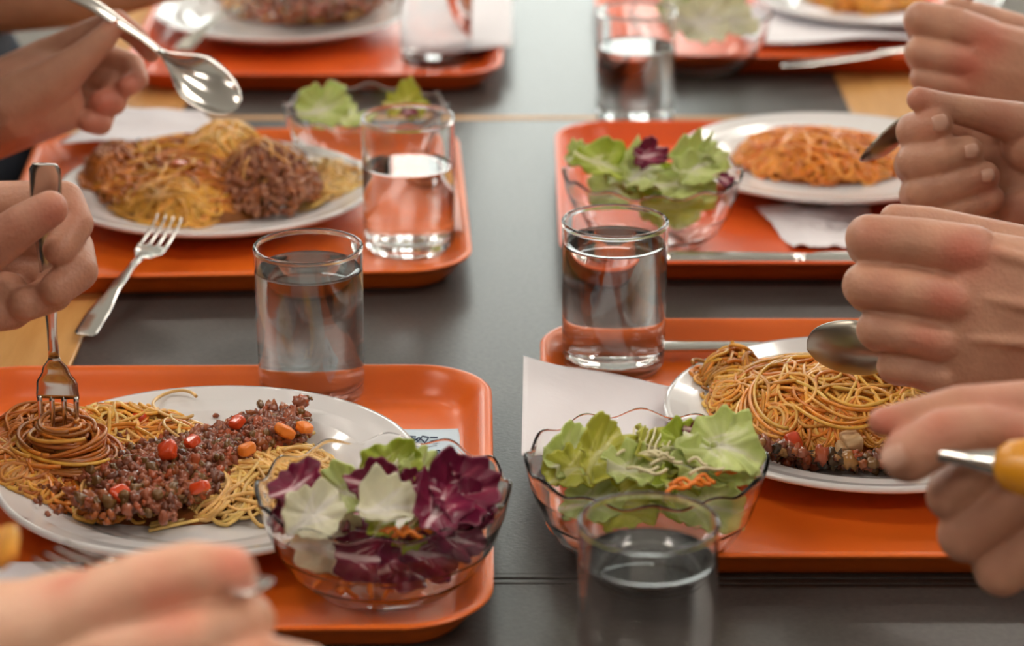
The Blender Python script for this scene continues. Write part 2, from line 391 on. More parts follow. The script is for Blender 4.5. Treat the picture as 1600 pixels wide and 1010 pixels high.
def lumps(mb, key, fn, n, seed, cols, size=(0.0018, 0.004), comp=0.8):
    """fn(rnd) -> px,py,h above plate surface"""
    rnd = random.Random(seed); c = plates[key]; V, Fc = ico(2)
    for i in range(n):
        px, py, h = fn(rnd); q = at(px, py, TF+0.008+h*comp); x, y = q.x-c.x, q.y-c.y
        z = plate_h(math.hypot(x, y))+h; s = rnd.uniform(*size); o = Vector((rnd.random()*50, rnd.random()*50, rnd.random()*50))
        e = Euler((rnd.random()*6, rnd.random()*6, rnd.random()*6)).to_matrix(); sc = Vector((rnd.uniform(0.7, 1.4), rnd.uniform(0.7, 1.2), rnd.uniform(0.6, 1.0)))
        vs = []
        for v in V:
            k = 1+0.75*noise.noise(v*1.5+o)+0.35*noise.noise(v*3.7+o); p = e @ Vector((v.x*sc.x, v.y*sc.y, v.z*sc.z)); vs.append((x+p.x*s*k, y+p.y*s*k, z+p.z*s*k))
        mb.add(vs, Fc, rnd.choice(cols))
def jit(c, rnd, a=0.16):
    k = rnd.uniform(1-a, 1+a); return (c[0]*k, c[1]*k*rnd.uniform(0.9, 1.1), c[2]*k)
YEL = (0.86, 0.58, 0.19); GOLD = (0.82, 0.44, 0.075); ORA = (0.74, 0.26, 0.03); BRN = (0.44, 0.15, 0.03); RUST = (0.60, 0.19, 0.03)
def pal(*cs):
    return lambda x, y, rnd: jit(rnd.choice(cs), rnd)
def putstuff(mb, name, key, m, label, cat):
    o = mb.build(name, m); o.location = plates[key]; return tag(o, label, cat, kind='stuff')

# near-left plate: yellow noodles lower right, sauced noodles left, mince over the middle
mb = MB()
mound(mb, 'L1', 275, 742, 0.084, 0.070, 0.012, (0.22, 0.07, 0.02))
strands(mb, 'L1', 400, 757, 0.050, 0.058, 0.014, 170, 3, pal(YEL, YEL, (0.80, 0.52, 0.17)), 0.09, curl=0.35, lay=(0.75, 1.3))
strands(mb, 'L1', 112, 742, 0.054, 0.056, 0.015, 190, 4, pal(ORA, RUST, GOLD, (0.74, 0.34, 0.08)), 0.10, curl=0.75)
strands(mb, 'L1', 88, 722, 0.036, 0.034, 0.022, 70, 14, pal(RUST, BRN, ORA, ORA), 0.10, curl=0.9)
rnd = random.Random(5); q0 = at(96, 722, TF+0.02)-plates['L1']
for k in range(120):            # noodles wound round the fork
    r0 = rnd.uniform(0.006, 0.027)*(1 if k % 4 else 1.25); z0 = 0.014+rnd.random()*0.044*(1-0.62*r0/0.03); a0 = rnd.uniform(0, 6.28); ln = rnd.uniform(2.5, 6); tl = rnd.uniform(-0.25, 0.25); ta = rnd.uniform(0, 6.28)
    mb.tube([(q0.x+(r0+0.006*(j/30)**2)*cos(a0+ln*j/30), q0.y+(r0+0.006*(j/30)**2)*sin(a0+ln*j/30)*0.9, z0+r0*tl*cos(a0+ln*j/30-ta)-0.004*(j/30)**2) for j in range(31)], 0.00125, 6, jit(rnd.choice((RUST, BRN, ORA, RUST, GOLD)), rnd))
strands(mb, 'L1', 222, 700, 0.052, 0.030, 0.017, 110, 5, pal(GOLD, ORA, YEL), 0.07, curl=1.0)
strands(mb, 'L1', 170, 770, 0.050, 0.045, 0.014, 90, 6, pal(ORA, RUST, GOLD, YEL), 0.07, curl=0.9)
for k in range(14):             # long lying noodles along the front edge
    pts = []
    for j in range(40):
        u = j/39; q = at(232+235*u+k*2, 824-k*6-16*sin(u*pi)-(30+k*2)*u**1.6+4*sin(u*5+k), TF+0.01); c = plates['L1']
        x, y = q.x-c.x, q.y-c.y; pts.append((x, y, plate_h(math.hypot(x, y))+0.0015+0.0009*(k % 4)+0.001*sin(u*7+k*2)))
    mb.tube(pts, 0.0011, 6, jit(YEL, random.Random(k)))
putstuff(mb, 'spaghetti', 'L1', M['pasta'], 'yellow and sauce-coloured spaghetti on the nearest left plate, under the mince', 'spaghetti')
MEAT = [(0.24, 0.075, 0.04), (0.30, 0.09, 0.045), (0.36, 0.11, 0.055), (0.17, 0.055, 0.03), (0.42, 0.09, 0.03), (0.34, 0.10, 0.03), (0.20, 0.10, 0.03)]
def meatL1(rnd):
    while True:
        u = rnd.random(); a = rnd.uniform(-1, 1); t = rnd.uniform(-1, 1)
        px = 448-258*u + 70*a*(0.6+0.5*u); py = 668+105*u + 38*t*(0.5+0.7*u) - abs(a)*4
        if py < 830 and px < 520: break
    e = 1-min(1, (a*a+t*t)/1.6)
    return px, py, 0.012+0.014*e*rnd.uniform(0.5, 1.0)
mb = MB(); lumps(mb, 'L1', meatL1, 2300, 11, MEAT, (0.0014, 0.0041))
lumps(mb, 'L1', lambda r: (r.gauss(160, 45), r.gauss(770, 25), r.uniform(0.006, 0.016)), 220, 12, [(0.34, 0.08, 0.02), (0.25, 0.07, 0.02), (0.42, 0.11, 0.02)], (0.0012, 0.003))
lumps(mb, 'L1', lambda r: (min(300, max(140, r.gauss(200, 40))), max(664, r.gauss(692, 12)), r.uniform(0.006, 0.016)), 110, 13, MEAT, (0.0012, 0.003))
lumps(mb, 'L1', lambda r: r.choice([(76, 828), (338, 664), (58, 807)])+(0.0012,), 4, 17, MEAT[:3], (0.0015, 0.002))
putstuff(mb, 'minced_meat_sauce', 'L1', M['mince'], 'dark brown minced meat sauce heaped over the nearest left plate of spaghetti', 'meat sauce')
# cubes of vegetables on it
def chunk(name, key, px, py, h, s, m, label, group, seed):
    rnd = random.Random(seed); V, Fc = ico(3); c = plates[key]; q = at(px, py, TF+h); vs = []
    e = Euler((rnd.random()*0.6, rnd.random()*0.6, rnd.random()*6)).to_matrix(); sc = Vector((s, s*rnd.uniform(0.7, 0.95), s*rnd.uniform(0.55, 0.8)))
    for v in V:
        p = Vector([math.copysign(abs(t)**0.55, t) for t in v]); k = 1+0.15*noise.noise(v*2+Vector((seed, 0, 0)))
        vs.append(e @ Vector((p.x*sc.x, p.y*sc.y, p.z*sc.z))*k)
    mb = MB().add(vs, Fc); o = mb.build(name, m); o.location = (q.x, q.y, TZ+TF+h)
    return tag(o, label, name.split('_')[-1], group)
for i, (px, py, h, s, kind, lb) in enumerate([
    (262, 704, .038, .0058, 'tomato', 'red tomato cube in the middle of the heap of minced meat'),
    (312, 762, .031, .0058, 'tomato', 'red tomato cube at the near edge of the minced meat beside the yellow noodles'),
    (386, 702, .034, .0052, 'carrot', 'orange carrot cube at the right of the mince above the yellow noodles'),
    (445, 674, .031, .0062, 'carrot', 'large orange carrot cube at the far right end of the mince'),
    (476, 668, .030, .0050, 'carrot', 'reddish carrot cube at the tip of the mince nearest the glass'),
    (215, 655, .022, .0062, 'tomato', 'glossy red tomato chunk standing at the far side of the nearest left plate'),
    (190, 775, .027, .0070, 'tomato', 'soft red tomato chunk sunk in sauce near the front of the left plate'),
    (150, 692, .033, .0050, 'tomato', 'red tomato bit beside the tangled noodles right of the fork'),
    (370, 660, .034, .0048, 'tomato', 'small red tomato bit near the far edge of the mince'),
    (300, 690, .040, .0045, 'tomato', 'small tomato bit just right of the tomato cube topping the mince')]):
    chunk('diced_'+kind, 'L1', px, py, h, s, M[kind], lb, None, i+5)
def loop_noodle(key, ctr, rpx, h, label, col=(0.78, 0.52, 0.2), turns=1.0, m='pasta', rad=0.0011):
    c = plates[key]; pts = []
    for k in range(44):
        a = 2*pi*turns*k/43+0.5; q = at(ctr[0]+rpx[0]*cos(a), ctr[1]-rpx[1]*sin(a), TF+h)
        z = h+0.0012*sin(2*a); pts.append((q.x-c.x, q.y-c.y, z))
    o = MB().tube(pts, rad, 8, col).build('spaghetti_strand', M[m]); o.location = c; return tag(o, label, 'spaghetti strand')
loop_noodle('L1', (275, 632), (36, 21), 0.024, 'single looped spaghetti strand on the far rim of the nearest left plate', turns=0.8)

# near-right plate: tall twirled nest
mb = MB(); mound(mb, 'R1', 1290, 653, 0.072, 0.062, 0.026, (0.42, 0.16, 0.03))
GR = [GOLD, (0.78, 0.36, 0.05), ORA, (0.86, 0.52, 0.12), (0.66, 0.30, 0.04)]
strands(mb, 'R1', 1285, 652, 0.074, 0.064, 0.033, 300, 21, pal(*GR), 0.13, curl=0.9, lay=(0.7, 1.05))
strands(mb, 'R1', 1150, 620, 0.022, 0.028, 0.022, 60, 22, pal(GOLD, ORA, (0.5, 0.22, 0.03)), 0.06, curl=1.2)
strands(mb, 'R1', 1385, 625, 0.045, 0.030, 0.023, 110, 24, pal((0.80, 0.38, 0.04), GOLD), 0.07, curl=0.4, lay=(0.9, 1.25))
for k in range(9):              # the thick loop of noodles lying over the near left of the nest
    c = plates['R1']; pts = []
    for j in range(70):
        u = j/69; a = R(200)-R(230)*u
        cx, cy = 1205+k*1.5, 640
        if u < 0.45: px = cx-55*cos((u/0.45-0.5)*pi)+k*2; py = cy+8-42*sin((u/0.45-0.5)*pi)-k*3
        else:
            w2 = (u-0.45)/0.55; px = cx+190*w2+k*2; py = cy-34-k*3+ (70*sin(w2*pi*0.9))*0.9
        q = at(px, py, TF+0.03); pts.append((q.x-c.x, q.y-c.y, 0.023+0.009*sin(u*pi)+0.0012*sin(u*11+k*2)+0.0007*k))
    if k % 2 == 0: mb.tube(pts, 0.0012, 6, jit(GR[k % 4], random.Random(k)))
putstuff(mb, 'spaghetti', 'R1', M['pasta'], 'tall tangled nest of orange spaghetti on the plate at the lower right', 'spaghetti')
mb = MB()
lumps(mb, 'R1', lambda r: (r.uniform(1150, 1420), 708+10*r.random()+14*sin((r.random())*3), r.uniform(0.003, 0.013)), 260, 25, MEAT+[(0.09, 0.05, 0.02), (0.05, 0.03, 0.015), (0.4, 0.2, 0.06)], (0.002, 0.0045))
putstuff(mb, 'vegetable_sauce', 'R1', M['mince'], 'dark brown vegetable sauce along the near side of the spaghetti nest', 'sauce')
for i, (px, py, h, s, kind, lb) in enumerate([
    (1240, 694, .016, .0068, 'tomato', 'red tomato chunk at the front of the spaghetti nest on the lower right plate'),
    (1212, 588, .029, .0055, 'tomato', 'bright red tomato bit on the far left shoulder of the spaghetti nest'),
    (1198, 601, .028, .0045, 'tomato', 'small red tomato bit just below the brighter bit on the spaghetti nest'),
    (1295, 580, .038, .0045, 'tomato', 'red tomato bit below the lowered spoon on the spaghetti nest'),
    (1330, 690, .018, .0078, 'mushroom', 'pale browned mushroom piece at the near right of the spaghetti nest'),
    (1318, 700, .015, .0050, 'mushroom', 'small browned mushroom piece left of the larger one on the lower right plate')]):
    chunk('diced_'+kind, 'R1', px, py, h, s, M[kind], lb, None, i+25)

# middle-left plate
mb = MB(); mound(mb, 'L2', 315, 297, 0.088, 0.086, 0.022, (0.26, 0.09, 0.02))
strands(mb, 'L2', 300, 297, 0.078, 0.088, 0.026, 170, 31, pal(GOLD, ORA, (0.82, 0.44, 0.06), RUST), 0.11, curl=0.7)
strands(mb, 'L2', 275, 325, 0.048, 0.040, 0.018, 90, 32, pal((0.84, 0.44, 0.06), GOLD), 0.12, curl=0.5, lay=(0.9, 1.3))
strands(mb, 'L2', 275, 338, 0.032, 0.022, 0.018, 40, 39, pal((0.84, 0.44, 0.06), GOLD), 0.07, curl=0.5, lay=(0.8, 1.2))
strands(mb, 'L2', 500, 300, 0.028, 0.05, 0.007, 60, 33, pal(YEL, (0.8, 0.5, 0.15)), 0.06, curl=0.5)
strands(mb, 'L2', 185, 290, 0.024, 0.045, 0.022, 70, 34, pal(RUST, ORA, BRN), 0.09, curl=1.1)
strands(mb, 'L2', 350, 275, 0.040, 0.050, 0.034, 110, 36, pal((0.84, 0.50, 0.08), GOLD, (0.84, 0.44, 0.06)), 0.08, curl=0.5, lay=(0.9, 1.1))
putstuff(mb, 'spaghetti', 'L2', M['pasta'], 'golden spaghetti draped beside and over the round mound of mince on the middle left plate', 'spaghetti')
mb = MB()
def meatL2(r):
    while True:
        a, t = r.uniform(-1, 1), r.uniform(-1, 1)
        if a*a+t*t < 1: break
    h = 0.004+0.036*max(0, 1-(a*a+t*t))**0.6*r.uniform(0.75, 1)
    return 416+88*a, 308+35*t, h
lumps(mb, 'L2', meatL2, 900, 35, [(0.42, 0.17, 0.09), (0.36, 0.13, 0.06), (0.46, 0.2, 0.1), (0.30, 0.10, 0.05), (0.5, 0.17, 0.06)], (0.0016, 0.0036), comp=0.0)
strands(mb, 'L2', 416, 308, 0.042, 0.042, 0.046, 26, 38, pal((0.8, 0.42, 0.12), (0.62, 0.28, 0.08)), 0.06, curl=0.6, lay=(0.98, 1.06), rad=0.001)
putstuff(mb, 'minced_meat_sauce', 'L2', M['mince'], 'rounded mound of brown minced meat on the middle left plate', 'meat sauce')
for i, (px, py, h, s, kind, lb) in enumerate([
    (284, 262, .030, .0080, 'tomato', 'big soft tomato chunk at the far side of the middle left plate'),
    (262, 275, .026, .0060, 'tomato', 'smaller tomato chunk beside the dark loop of noodles on the middle left plate'),
    (408, 248, .038, .0055, 'tomato', 'tomato bit on top of the mince mound on the middle left plate')]):
    chunk('diced_'+kind, 'L2', px, py, h, s, M[kind], lb, None, i+45)

# middle-right plate
mb = MB(); mound(mb, 'R2', 1285, 252, 0.070, 0.060, 0.018, (0.5, 0.14, 0.02))
strands(mb, 'R2', 1285, 252, 0.073, 0.066, 0.023, 260, 41, pal((0.82, 0.30, 0.03), (0.78, 0.22, 0.02), (0.84, 0.36, 0.05)), 0.09, curl=0.8)
putstuff(mb, 'spaghetti', 'R2', M['pasta'], 'bright orange spaghetti on the middle right plate behind the lettuce bowl', 'spaghetti')
# far plates
mb = MB(); mound(mb, 'L3', 478, 12, 0.082, 0.07, 0.02, (0.3, 0.09, 0.02))
strands(mb, 'L3', 478, 12, 0.086, 0.078, 0.022, 200, 51, pal(GOLD, ORA, YEL, RUST), 0.08)
putstuff(mb, 'spaghetti', 'L3', M['pasta'], 'spaghetti on the blurred plate at the top left', 'spaghetti')
mb = MB(); lumps(mb, 'L3', lambda r: (r.gauss(500, 60), r.gauss(8, 14), r.uniform(0.018, 0.032)), 420, 52, MEAT+[(0.4, 0.1, 0.03)], (0.002, 0.0045))
putstuff(mb, 'minced_meat_sauce', 'L3', M['mince'], 'blurred brown minced meat over the spaghetti at the top left', 'meat sauce')
mb = MB(); mound(mb, 'R3', 1352, -2, 0.06, 0.06, 0.02, (0.5, 0.16, 0.02))
strands(mb, 'R3', 1352, -2, 0.062, 0.066, 0.022, 140, 53, pal(GOLD, (0.82, 0.34, 0.04)), 0.08)
putstuff(mb, 'spaghetti', 'R3', M['pasta'], 'orange spaghetti on the blurred plate at the top right', 'spaghetti')

# ------------------------------------------------------------------ water glasses
def glass_thing(px, py, base_h, lvl, label, sc=1.0):
    p = at(px, py, base_h); t = thing('water_glass', label, 'glass', (p.x, p.y, TZ+base_h))
    r, h, wt = 0.0350*sc, 0.103*sc, 0.0017
    prof = [(0, 0.0012), (r-0.012, 0.0010), (r-0.006, 0.0), (r-0.0028, 0.0008), (r-0.0012, 0.004), (r-0.0006, 0.012), (r-0.0002, 0.05), (r, h-0.0030), (r+0.0004, h-0.0018), (r+0.0004, h-0.0008), (r-0.0001, h-0.0001), (r-0.0009, h+0.0001), (r-0.0017, h-0.0002), (r-0.0021, h-0.0009), (r-0.0020, h-0.0018), (r-wt, h-0.0030), (r-wt-0.0002, 0.05), (r-wt-0.0006, 0.014), (r-0.0055, 0.0085), (r-0.012, 0.007), (0, 0.0068)]
    MB().lathe(prof, 72).build('tumbler', M['glass'], t)
    ri = r-wt-0.0002+0.0004
    wp = [(0, 0.0066), (r-0.012, 0.0068), (r-0.0052, 0.0083), (ri-0.0004, 0.014), (ri, 0.05), (ri, lvl-0.0006), (ri-0.0001, lvl+0.0004), (ri-0.0010, lvl), (ri-0.004, lvl-0.0003), (0, lvl-0.0003)]
    MB().lathe(wp, 72).build('water', M['water'], t)
    return t
glass_thing(488, 616, TF, 0.0875, 'full water glass standing on the far edge of the nearest left tray')
glass_thing(958, 571, TF, 0.0875, 'full water glass in front of the lettuce bowl with the purple leaf')
glass_thing(640, 385, TF, 0.065, 'two thirds full water glass at the right corner of the middle left tray')
glass_thing(992, 192, TF, 0.070, 'water glass on the far corner of the middle right tray')
glass_thing(682, 94, TF, 0.080, 'blurred water glass at the top, in front of the white sheet')
pg = at(1014, 813, 0.103)
tg = glass_thing(1014, 1090, 0.0, 0.083, 'nearest water glass, cut by the bottom edge of the photo'); tg.location = (pg.x, pg.y, TZ)

# ------------------------------------------------------------------ salad bowls and salad
bowls = {}
def bowl(key, px, py, label):
    p = at(px, py, TF+0.056); c = Vector((p.x, p.y, TZ+TF)); bowls[key] = c
    prof = [(0, 0.0012), (0.022, 0.0010), (0.026, 0.0), (0.030, 0.0010), (0.040, 0.0058), (0.0505, 0.0155), (0.0585, 0.029), (0.0632, 0.043), (0.0654, 0.0545), (0.0660, 0.0558), (0.0660, 0.0570), (0.0651, 0.0577), (0.0640, 0.0572), (0.0635, 0.0558), (0.0632, 0.0545), (0.0611, 0.043), (0.0565, 0.030), (0.0486, 0.0172), (0.038, 0.0078), (0.028, 0.0032), (0, 0.0028)]
    def fl(r, z, a, i):
        t = max(0, (z-0.012)/0.045); return r*(1+0.010*t*cos(12*a)), z+0.0018*(t**5)*cos(12*a)
    bs = 1.05 if key == 'L1' else 1.03
    o = MB().lathe([(r*bs, z*bs) for r, z in prof], 144, fl).build('salad_bowl', M['bowl_glass']); o.location = c
    return tag(o, label, 'bowl')
bowl('L1', 599, 772, 'clear glass salad bowl full of purple radicchio, on the nearest left tray')
bowl('R1', 1010, 724, 'clear scalloped glass bowl of green lettuce behind the nearest water glass')
bowl('R2', 1020, 274, 'clear glass bowl of lettuce with a purple leaf on the middle right tray')
bowl('L2', 572, 172, 'clear glass bowl with a pale lettuce leaf behind the two thirds full glass')
bowl('R3', 1095, 22, 'blurred glass bowl of pale lettuce at the top right')
def make_leaf(name, key, px, py, h, size, rot, m, label, seed, cup=0.35, ruff=0.16, asp=1.0, cat='leaf'):
    rnd = random.Random(seed); n, ms = 56, 15; q = at(px, py, TF+h); vs = []; fs = []; vein = []
    ph = [rnd.uniform(0, 6.28) for _ in range(8)]
    vs.append((0, 0, 0)); vein.append(1.0)
    for j in range(1, ms+1):
        u = j/ms
        for k in range(n):
            a = 2*pi*k/n
            out = 1+0.09*sin(3*a+ph[0])+0.06*sin(5*a+ph[1])+0.05*sin(11*a+ph[2])*u
            x = u*out*cos(a); y = u*out*sin(a)*asp
            z = cup*(y*y*1.3+0.35*x*x) + ruff*u*u*(0.6*sin(4*a+ph[3]+u*2)+0.5*sin(9*a+ph[4])+0.35*sin(15*a+ph[5])) + 0.10*noise.noise(Vector((x*2.2+seed, y*2.2, 0))) + 0.12*sin(x*2.6+ph[6])
            vs.append((x*size, y*size, z*size))
            br = max(math.exp(-(y/0.10)**2), 0.75*math.exp(-((abs(y)-0.55*max(0, x+0.55))/0.05)**2)*(u < 0.85), 0.6*math.exp(-((abs(y)-0.9*max(0, x+0.15))/0.045)**2)*(u < 0.8))
            vein.append(max(0, min(1, br*(1-0.75*u*(x > 0)) + 0.25*(1-u))))
    for k in range(n): fs.append((0, 1+k, 1+(k+1) % n))
    for j in range(ms-1):
        for k in range(n): fs.append((1+j*n+k, 1+j*n+(k+1) % n, 1+(j+1)*n+(k+1) % n, 1+(j+1)*n+k)[::-1])
    mb = MB().add(vs, fs); o = mb.build(name, m)
    at_ = o.data.attributes.new('vein', 'FLOAT', 'POINT'); at_.data.foreach_set('value', vein)
    md = o.modifiers.new('thick', 'SOLIDIFY'); md.thickness = 0.0009; md.offset = 0
    o.location = q; o.rotation_euler = [R(t) for t in rot]
    return tag(o, label, cat)
RD, LT, LP, LO, LW = 'radicchio', 'lettuce', 'lettuce_pale', 'lettuce_olive', 'lettuce_white'
NM = {RD: 'radicchio_leaf', LT: 'lettuce_leaf', LP: 'lettuce_leaf', LO: 'lettuce_leaf', LW: 'lettuce_leaf'}
SAL = [
 # key, px, py, h, size, rot, mat, cup, ruffle, aspect, label
 ('L1', 716, 768, .070, .0225, (52, 12, 25), RD, .5, .14, 1.0, 'large upright purple radicchio leaf at the right side of the nearest salad bowl'),
 ('L1', 682, 795, .066, .020, (35, -18, 70), RD, .5, .14, .9, 'purple radicchio leaf lying below the large upright one in the nearest bowl'),
 ('L1', 733, 790, .062, .016, (40, 35, -20), RD, .4, .18, .8, 'purple radicchio leaf against the right rim of the nearest bowl'),
 ('L1', 700, 734, .078, .011, (65, 5, 100), RD, .4, .2, .9, 'small dark radicchio tip rising highest out of the nearest bowl'),
 ('L1', 466, 757, .074, .0165, (30, -25, 15), RD, .15, .08, .9, 'flat square purple radicchio piece at the left rim of the nearest bowl'),
 ('L1', 447, 800, .056, .014, (45, -35, 60), RD, .3, .2, .7, 'purple radicchio scrap hanging under the square piece at the left rim'),
 ('L1', 586, 757, .072, .016, (48, 0, 0), RD, .7, .2, .8, 'curled radicchio piece with white ribs in the middle of the nearest bowl'),
 ('L1', 603, 800, .066, .0195, (30, 8, 20), LW, .8, .1, .9, 'white cupped lettuce heart in the middle of the nearest bowl'),
 ('L1', 490, 805, .064, .019, (40, -20, 40), LW, .5, .2, .9, 'creamy white lettuce piece at the left of the nearest bowl'),
 ('L1', 540, 770, .060, .018, (50, 0, -30), LP, .4, .2, .9, 'pale green lettuce piece between the two left radicchio pieces'),
 ('L1', 612, 727, .074, .019, (62, -5, 10), LT, .4, .28, .8, 'frilly bright green lettuce piece at the far side of the nearest bowl'),
 ('L1', 655, 738, .068, .016, (50, 10, 50), LP, .4, .25, .8, 'pale pinkish lettuce piece beside the frilly green one in the nearest bowl'),
 ('L1', 590, 826, .056, .011, (30, 0, 80), LT, .5, .3, .8, 'small bright green frill in front of the white lettuce heart'),
 ('L1', 640, 842, .045, .014, (20, 0, 60), LT, .4, .3, .6, 'green lettuce scrap under the carrot strips in the nearest bowl'),
 ('L1', 575, 872, .032, .022, (62, 8, 0), RD, .5, .12, .7, 'pink purple radicchio leaf pressed against the front glass of the nearest bowl'),
 ('L1', 668, 866, .036, .020, (58, 20, 20), RD, .5, .12, .8, 'dark radicchio leaf pressed against the right front glass of the nearest bowl'),
 ('L1', 600, 820, .030, .040, (0, 0, 50), LW, .3, .1, .9, 'white lettuce leaf at the bottom of the nearest bowl'),
 ('L1', 540, 800, .042, .024, (20, -20, 80), RD, .4, .2, .8, 'purple radicchio leaf under the white pieces in the nearest bowl'),
 ('R1', 938, 708, .064, .024, (50, -18, 60), LO, .5, .22, .8, 'olive green lettuce leaf rising at the left of the lower right bowl'),
 ('R1', 905, 735, .050, .022, (30, -20, 20), LO, .5, .25, .8, 'flat olive lettuce leaf lying over the left rim of the lower right bowl'),
 ('R1', 1128, 700, .066, .028, (38, 14, -20), LP, .4, .22, .8, 'large pale green lettuce leaf over the right rim of the lower right bowl'),
 ('R1', 1145, 722, .058, .018, (50, 40, -30), LP, .4, .2, .8, 'pale lettuce leaf tip hanging at the right rim below the large pale leaf'),
 ('R1', 1065, 700, .062, .020, (45, 0, 30), LT, .5, .3, .8, 'fresh green lettuce piece in the middle of the lower right bowl'),
 ('R1', 985, 735, .058, .018, (35, 0, 10), LP, .6, .35, .9, 'crinkled pale lettuce piece at the front of the lower right bowl'),
 ('R1', 1000, 688, .062, .015, (60, 0, 90), LO, .4, .2, .5, 'narrow olive lettuce piece at the far side of the lower right bowl'),
 ('R1', 1060, 752, .048, .020, (25, 0, 60), LT, .4, .3, .7, 'green lettuce piece behind the rim of the nearest water glass'),
 ('R1', 960, 790, .030, .028, (40, 0, 0), LO, .4, .2, .8, 'olive lettuce leaf low against the front of the lower right bowl'),
 ('R1', 1050, 780, .026, .028, (30, 10, 0), LT, .4, .2, .8, 'green lettuce leaf low in the lower right bowl behind the nearest glass'),
 ('R1', 1010, 740, .030, .040, (0, 0, 0), LP, .3, .12, .9, 'pale lettuce leaf at the bottom of the lower right bowl'),
 ('R1', 1092, 672, .070, .010, (50, 0, 0), RD, .3, .2, .6, 'tiny dark purple leaf scrap at the far rim of the lower right bowl'),
 ('R2', 945, 262, .062, .033, (38, 22, 10), LT, .6, .15, .6, 'long yellow green lettuce leaf lying along the left rim of the middle right bowl'),
 ('R2', 905, 246, .064, .017, (50, 0, 40), LP, .5, .2, .8, 'lettuce leaf tip at the far left rim of the middle right bowl'),
 ('R2', 1085, 262, .062, .026, (45, 0, 30), LP, .6, .25, .9, 'pale round lettuce heart at the right of the middle right bowl'),
 ('R2', 1110, 245, .066, .019, (55, 10, 60), LP, .5, .3, .9, 'frilly pale lettuce piece behind the round heart in the middle right bowl'),
 ('R2', 1014, 244, .070, .016, (50, 0, 20), RD, .5, .35, .8, 'dark purple leaf standing in the middle of the middle right bowl'),
 ('R2', 1132, 283, .056, .010, (40, 30, 0), RD, .3, .2, .7, 'small purple scrap at the right rim of the middle right bowl'),
 ('R2', 1030, 290, .045, .024, (40, 0, 0), LT, .5, .2, .8, 'green lettuce leaf at the front of the middle right bowl'),
 ('R2', 1055, 320, .026, .034, (42, 0, 10), LO, .4, .12, .8, 'yellow green lettuce leaf low against the front glass of the middle right bowl'),
 ('R2', 965, 300, .034, .028, (40, -10, 0), LP, .4, .12, .8, 'pale lettuce leaf low at the left of the middle right bowl'),
 ('L2', 505, 170, .058, .024, (50, -15, 20), LP, .5, .25, .9, 'pale lettuce leaf at the left of the middle left bowl'),
 ('L2', 535, 185, .045, .022, (30, 0, 60), LP, .5, .2, .8, 'pale lettuce leaf lying low beside the first one in the middle left bowl'),
 ('L2', 635, 168, .058, .020, (40, 0, 0), LO, .5, .3, .9, 'olive lettuce leaf seen through the rim of the two thirds full glass'),
 ('L2', 640, 176, .060, .009, (30, 0, 0), RD, .4, .3, .8, 'dark red leaf scrap seen through the rim of the two thirds full glass'),
 ('R3', 1075, 20, .062, .030, (45, 0, 20), LP, .5, .25, .9, 'pale lettuce leaf at the left of the blurred top right bowl'),
 ('R3', 1125, 25, .060, .028, (45, 10, 60), LP, .5, .25, .9, 'pale lettuce leaf at the right of the blurred top right bowl'),
 ('R3', 1098, 34, .072, .030, (52, 0, 0), LW, .4, .2, .9, 'whitish lettuce leaf at the front of the blurred top right bowl'),
 ('R3', 1100, 10, .070, .024, (30, 0, 60), LP, .5, .3, .9, 'lettuce leaf on top of the blurred top right bowl'),
 ('L1', 520, 852, .030, .024, (50, 0, 10), LW, .4, .12, .9, 'white lettuce piece low against the left front glass of the nearest bowl'),
 ('L1', 632, 880, .028, .022, (55, 0, 40), RD, .4, .12, .8, 'pinkish radicchio piece at the bottom front of the nearest bowl'),
 ('L1', 712, 842, .042, .018, (50, 20, 10), RD, .4, .12, .8, 'dark radicchio piece low at the right glass of the nearest bowl'),
 ('L1', 625, 775, .060, .020, (40, 0, 80), LW, .5, .15, .8, 'white lettuce piece just left of the large upright radicchio leaf'),
 ('L1', 640, 760, .066, .012, (50, 10, 20), RD, .5, .2, .8, 'small purple leaf between the curled piece and the large upright radicchio leaf'),
 ('R1', 890, 712, .056, .022, (45, -15, 50), LP, .5, .2, .8, 'pale lettuce piece at the far left of the lower right bowl'),
 ('R1', 1020, 715, .058, .024, (42, 0, 70), LO, .5, .2, .8, 'olive lettuce piece under the cabbage strips of the lower right bowl'),
 ('R1', 1095, 735, .054, .022, (40, 8, 10), LP, .5, .25, .8, 'pale lettuce piece under the carrot strips of the lower right bowl'),
 ('R1', 925, 782, .034, .020, (52, -20, 0), LP, .4, .12, .8, 'pale lettuce piece low at the left glass of the lower right bowl'),
 ('R1', 1110, 790, .032, .024, (50, 20, 0), LP, .4, .12, .8, 'pale lettuce piece low at the right glass of the lower right bowl'),
 ('R2', 1000, 272, .056, .028, (40, 0, 60), LP, .5, .2, .8, 'pale lettuce piece below the dark purple leaf in the middle right bowl'),
 ('R2', 1072, 290, .050, .028, (42, 0, 20), LP, .5, .2, .8, 'pale lettuce piece below the round heart in the middle right bowl'),
 ('R2', 960, 280, .050, .026, (40, -8, 80), LT, .5, .2, .8, 'green lettuce piece below the long leaf in the middle right bowl'),
 ('R3', 1055, 24, .070, .030, (48, -10, 70), LW, .5, .2, .9, 'whitish lettuce piece at the left front of the blurred top right bowl'),
 ('R3', 1138, 30, .068, .028, (50, 10, 10), LW, .5, .2, .9, 'whitish lettuce piece at the right front of the blurred top right bowl'),
 ('R3', 1090, 30, .060, .028, (45, 0, 0), LP, .5, .25, .9, 'pale lettuce piece in the middle of the blurred top right bowl'),
]
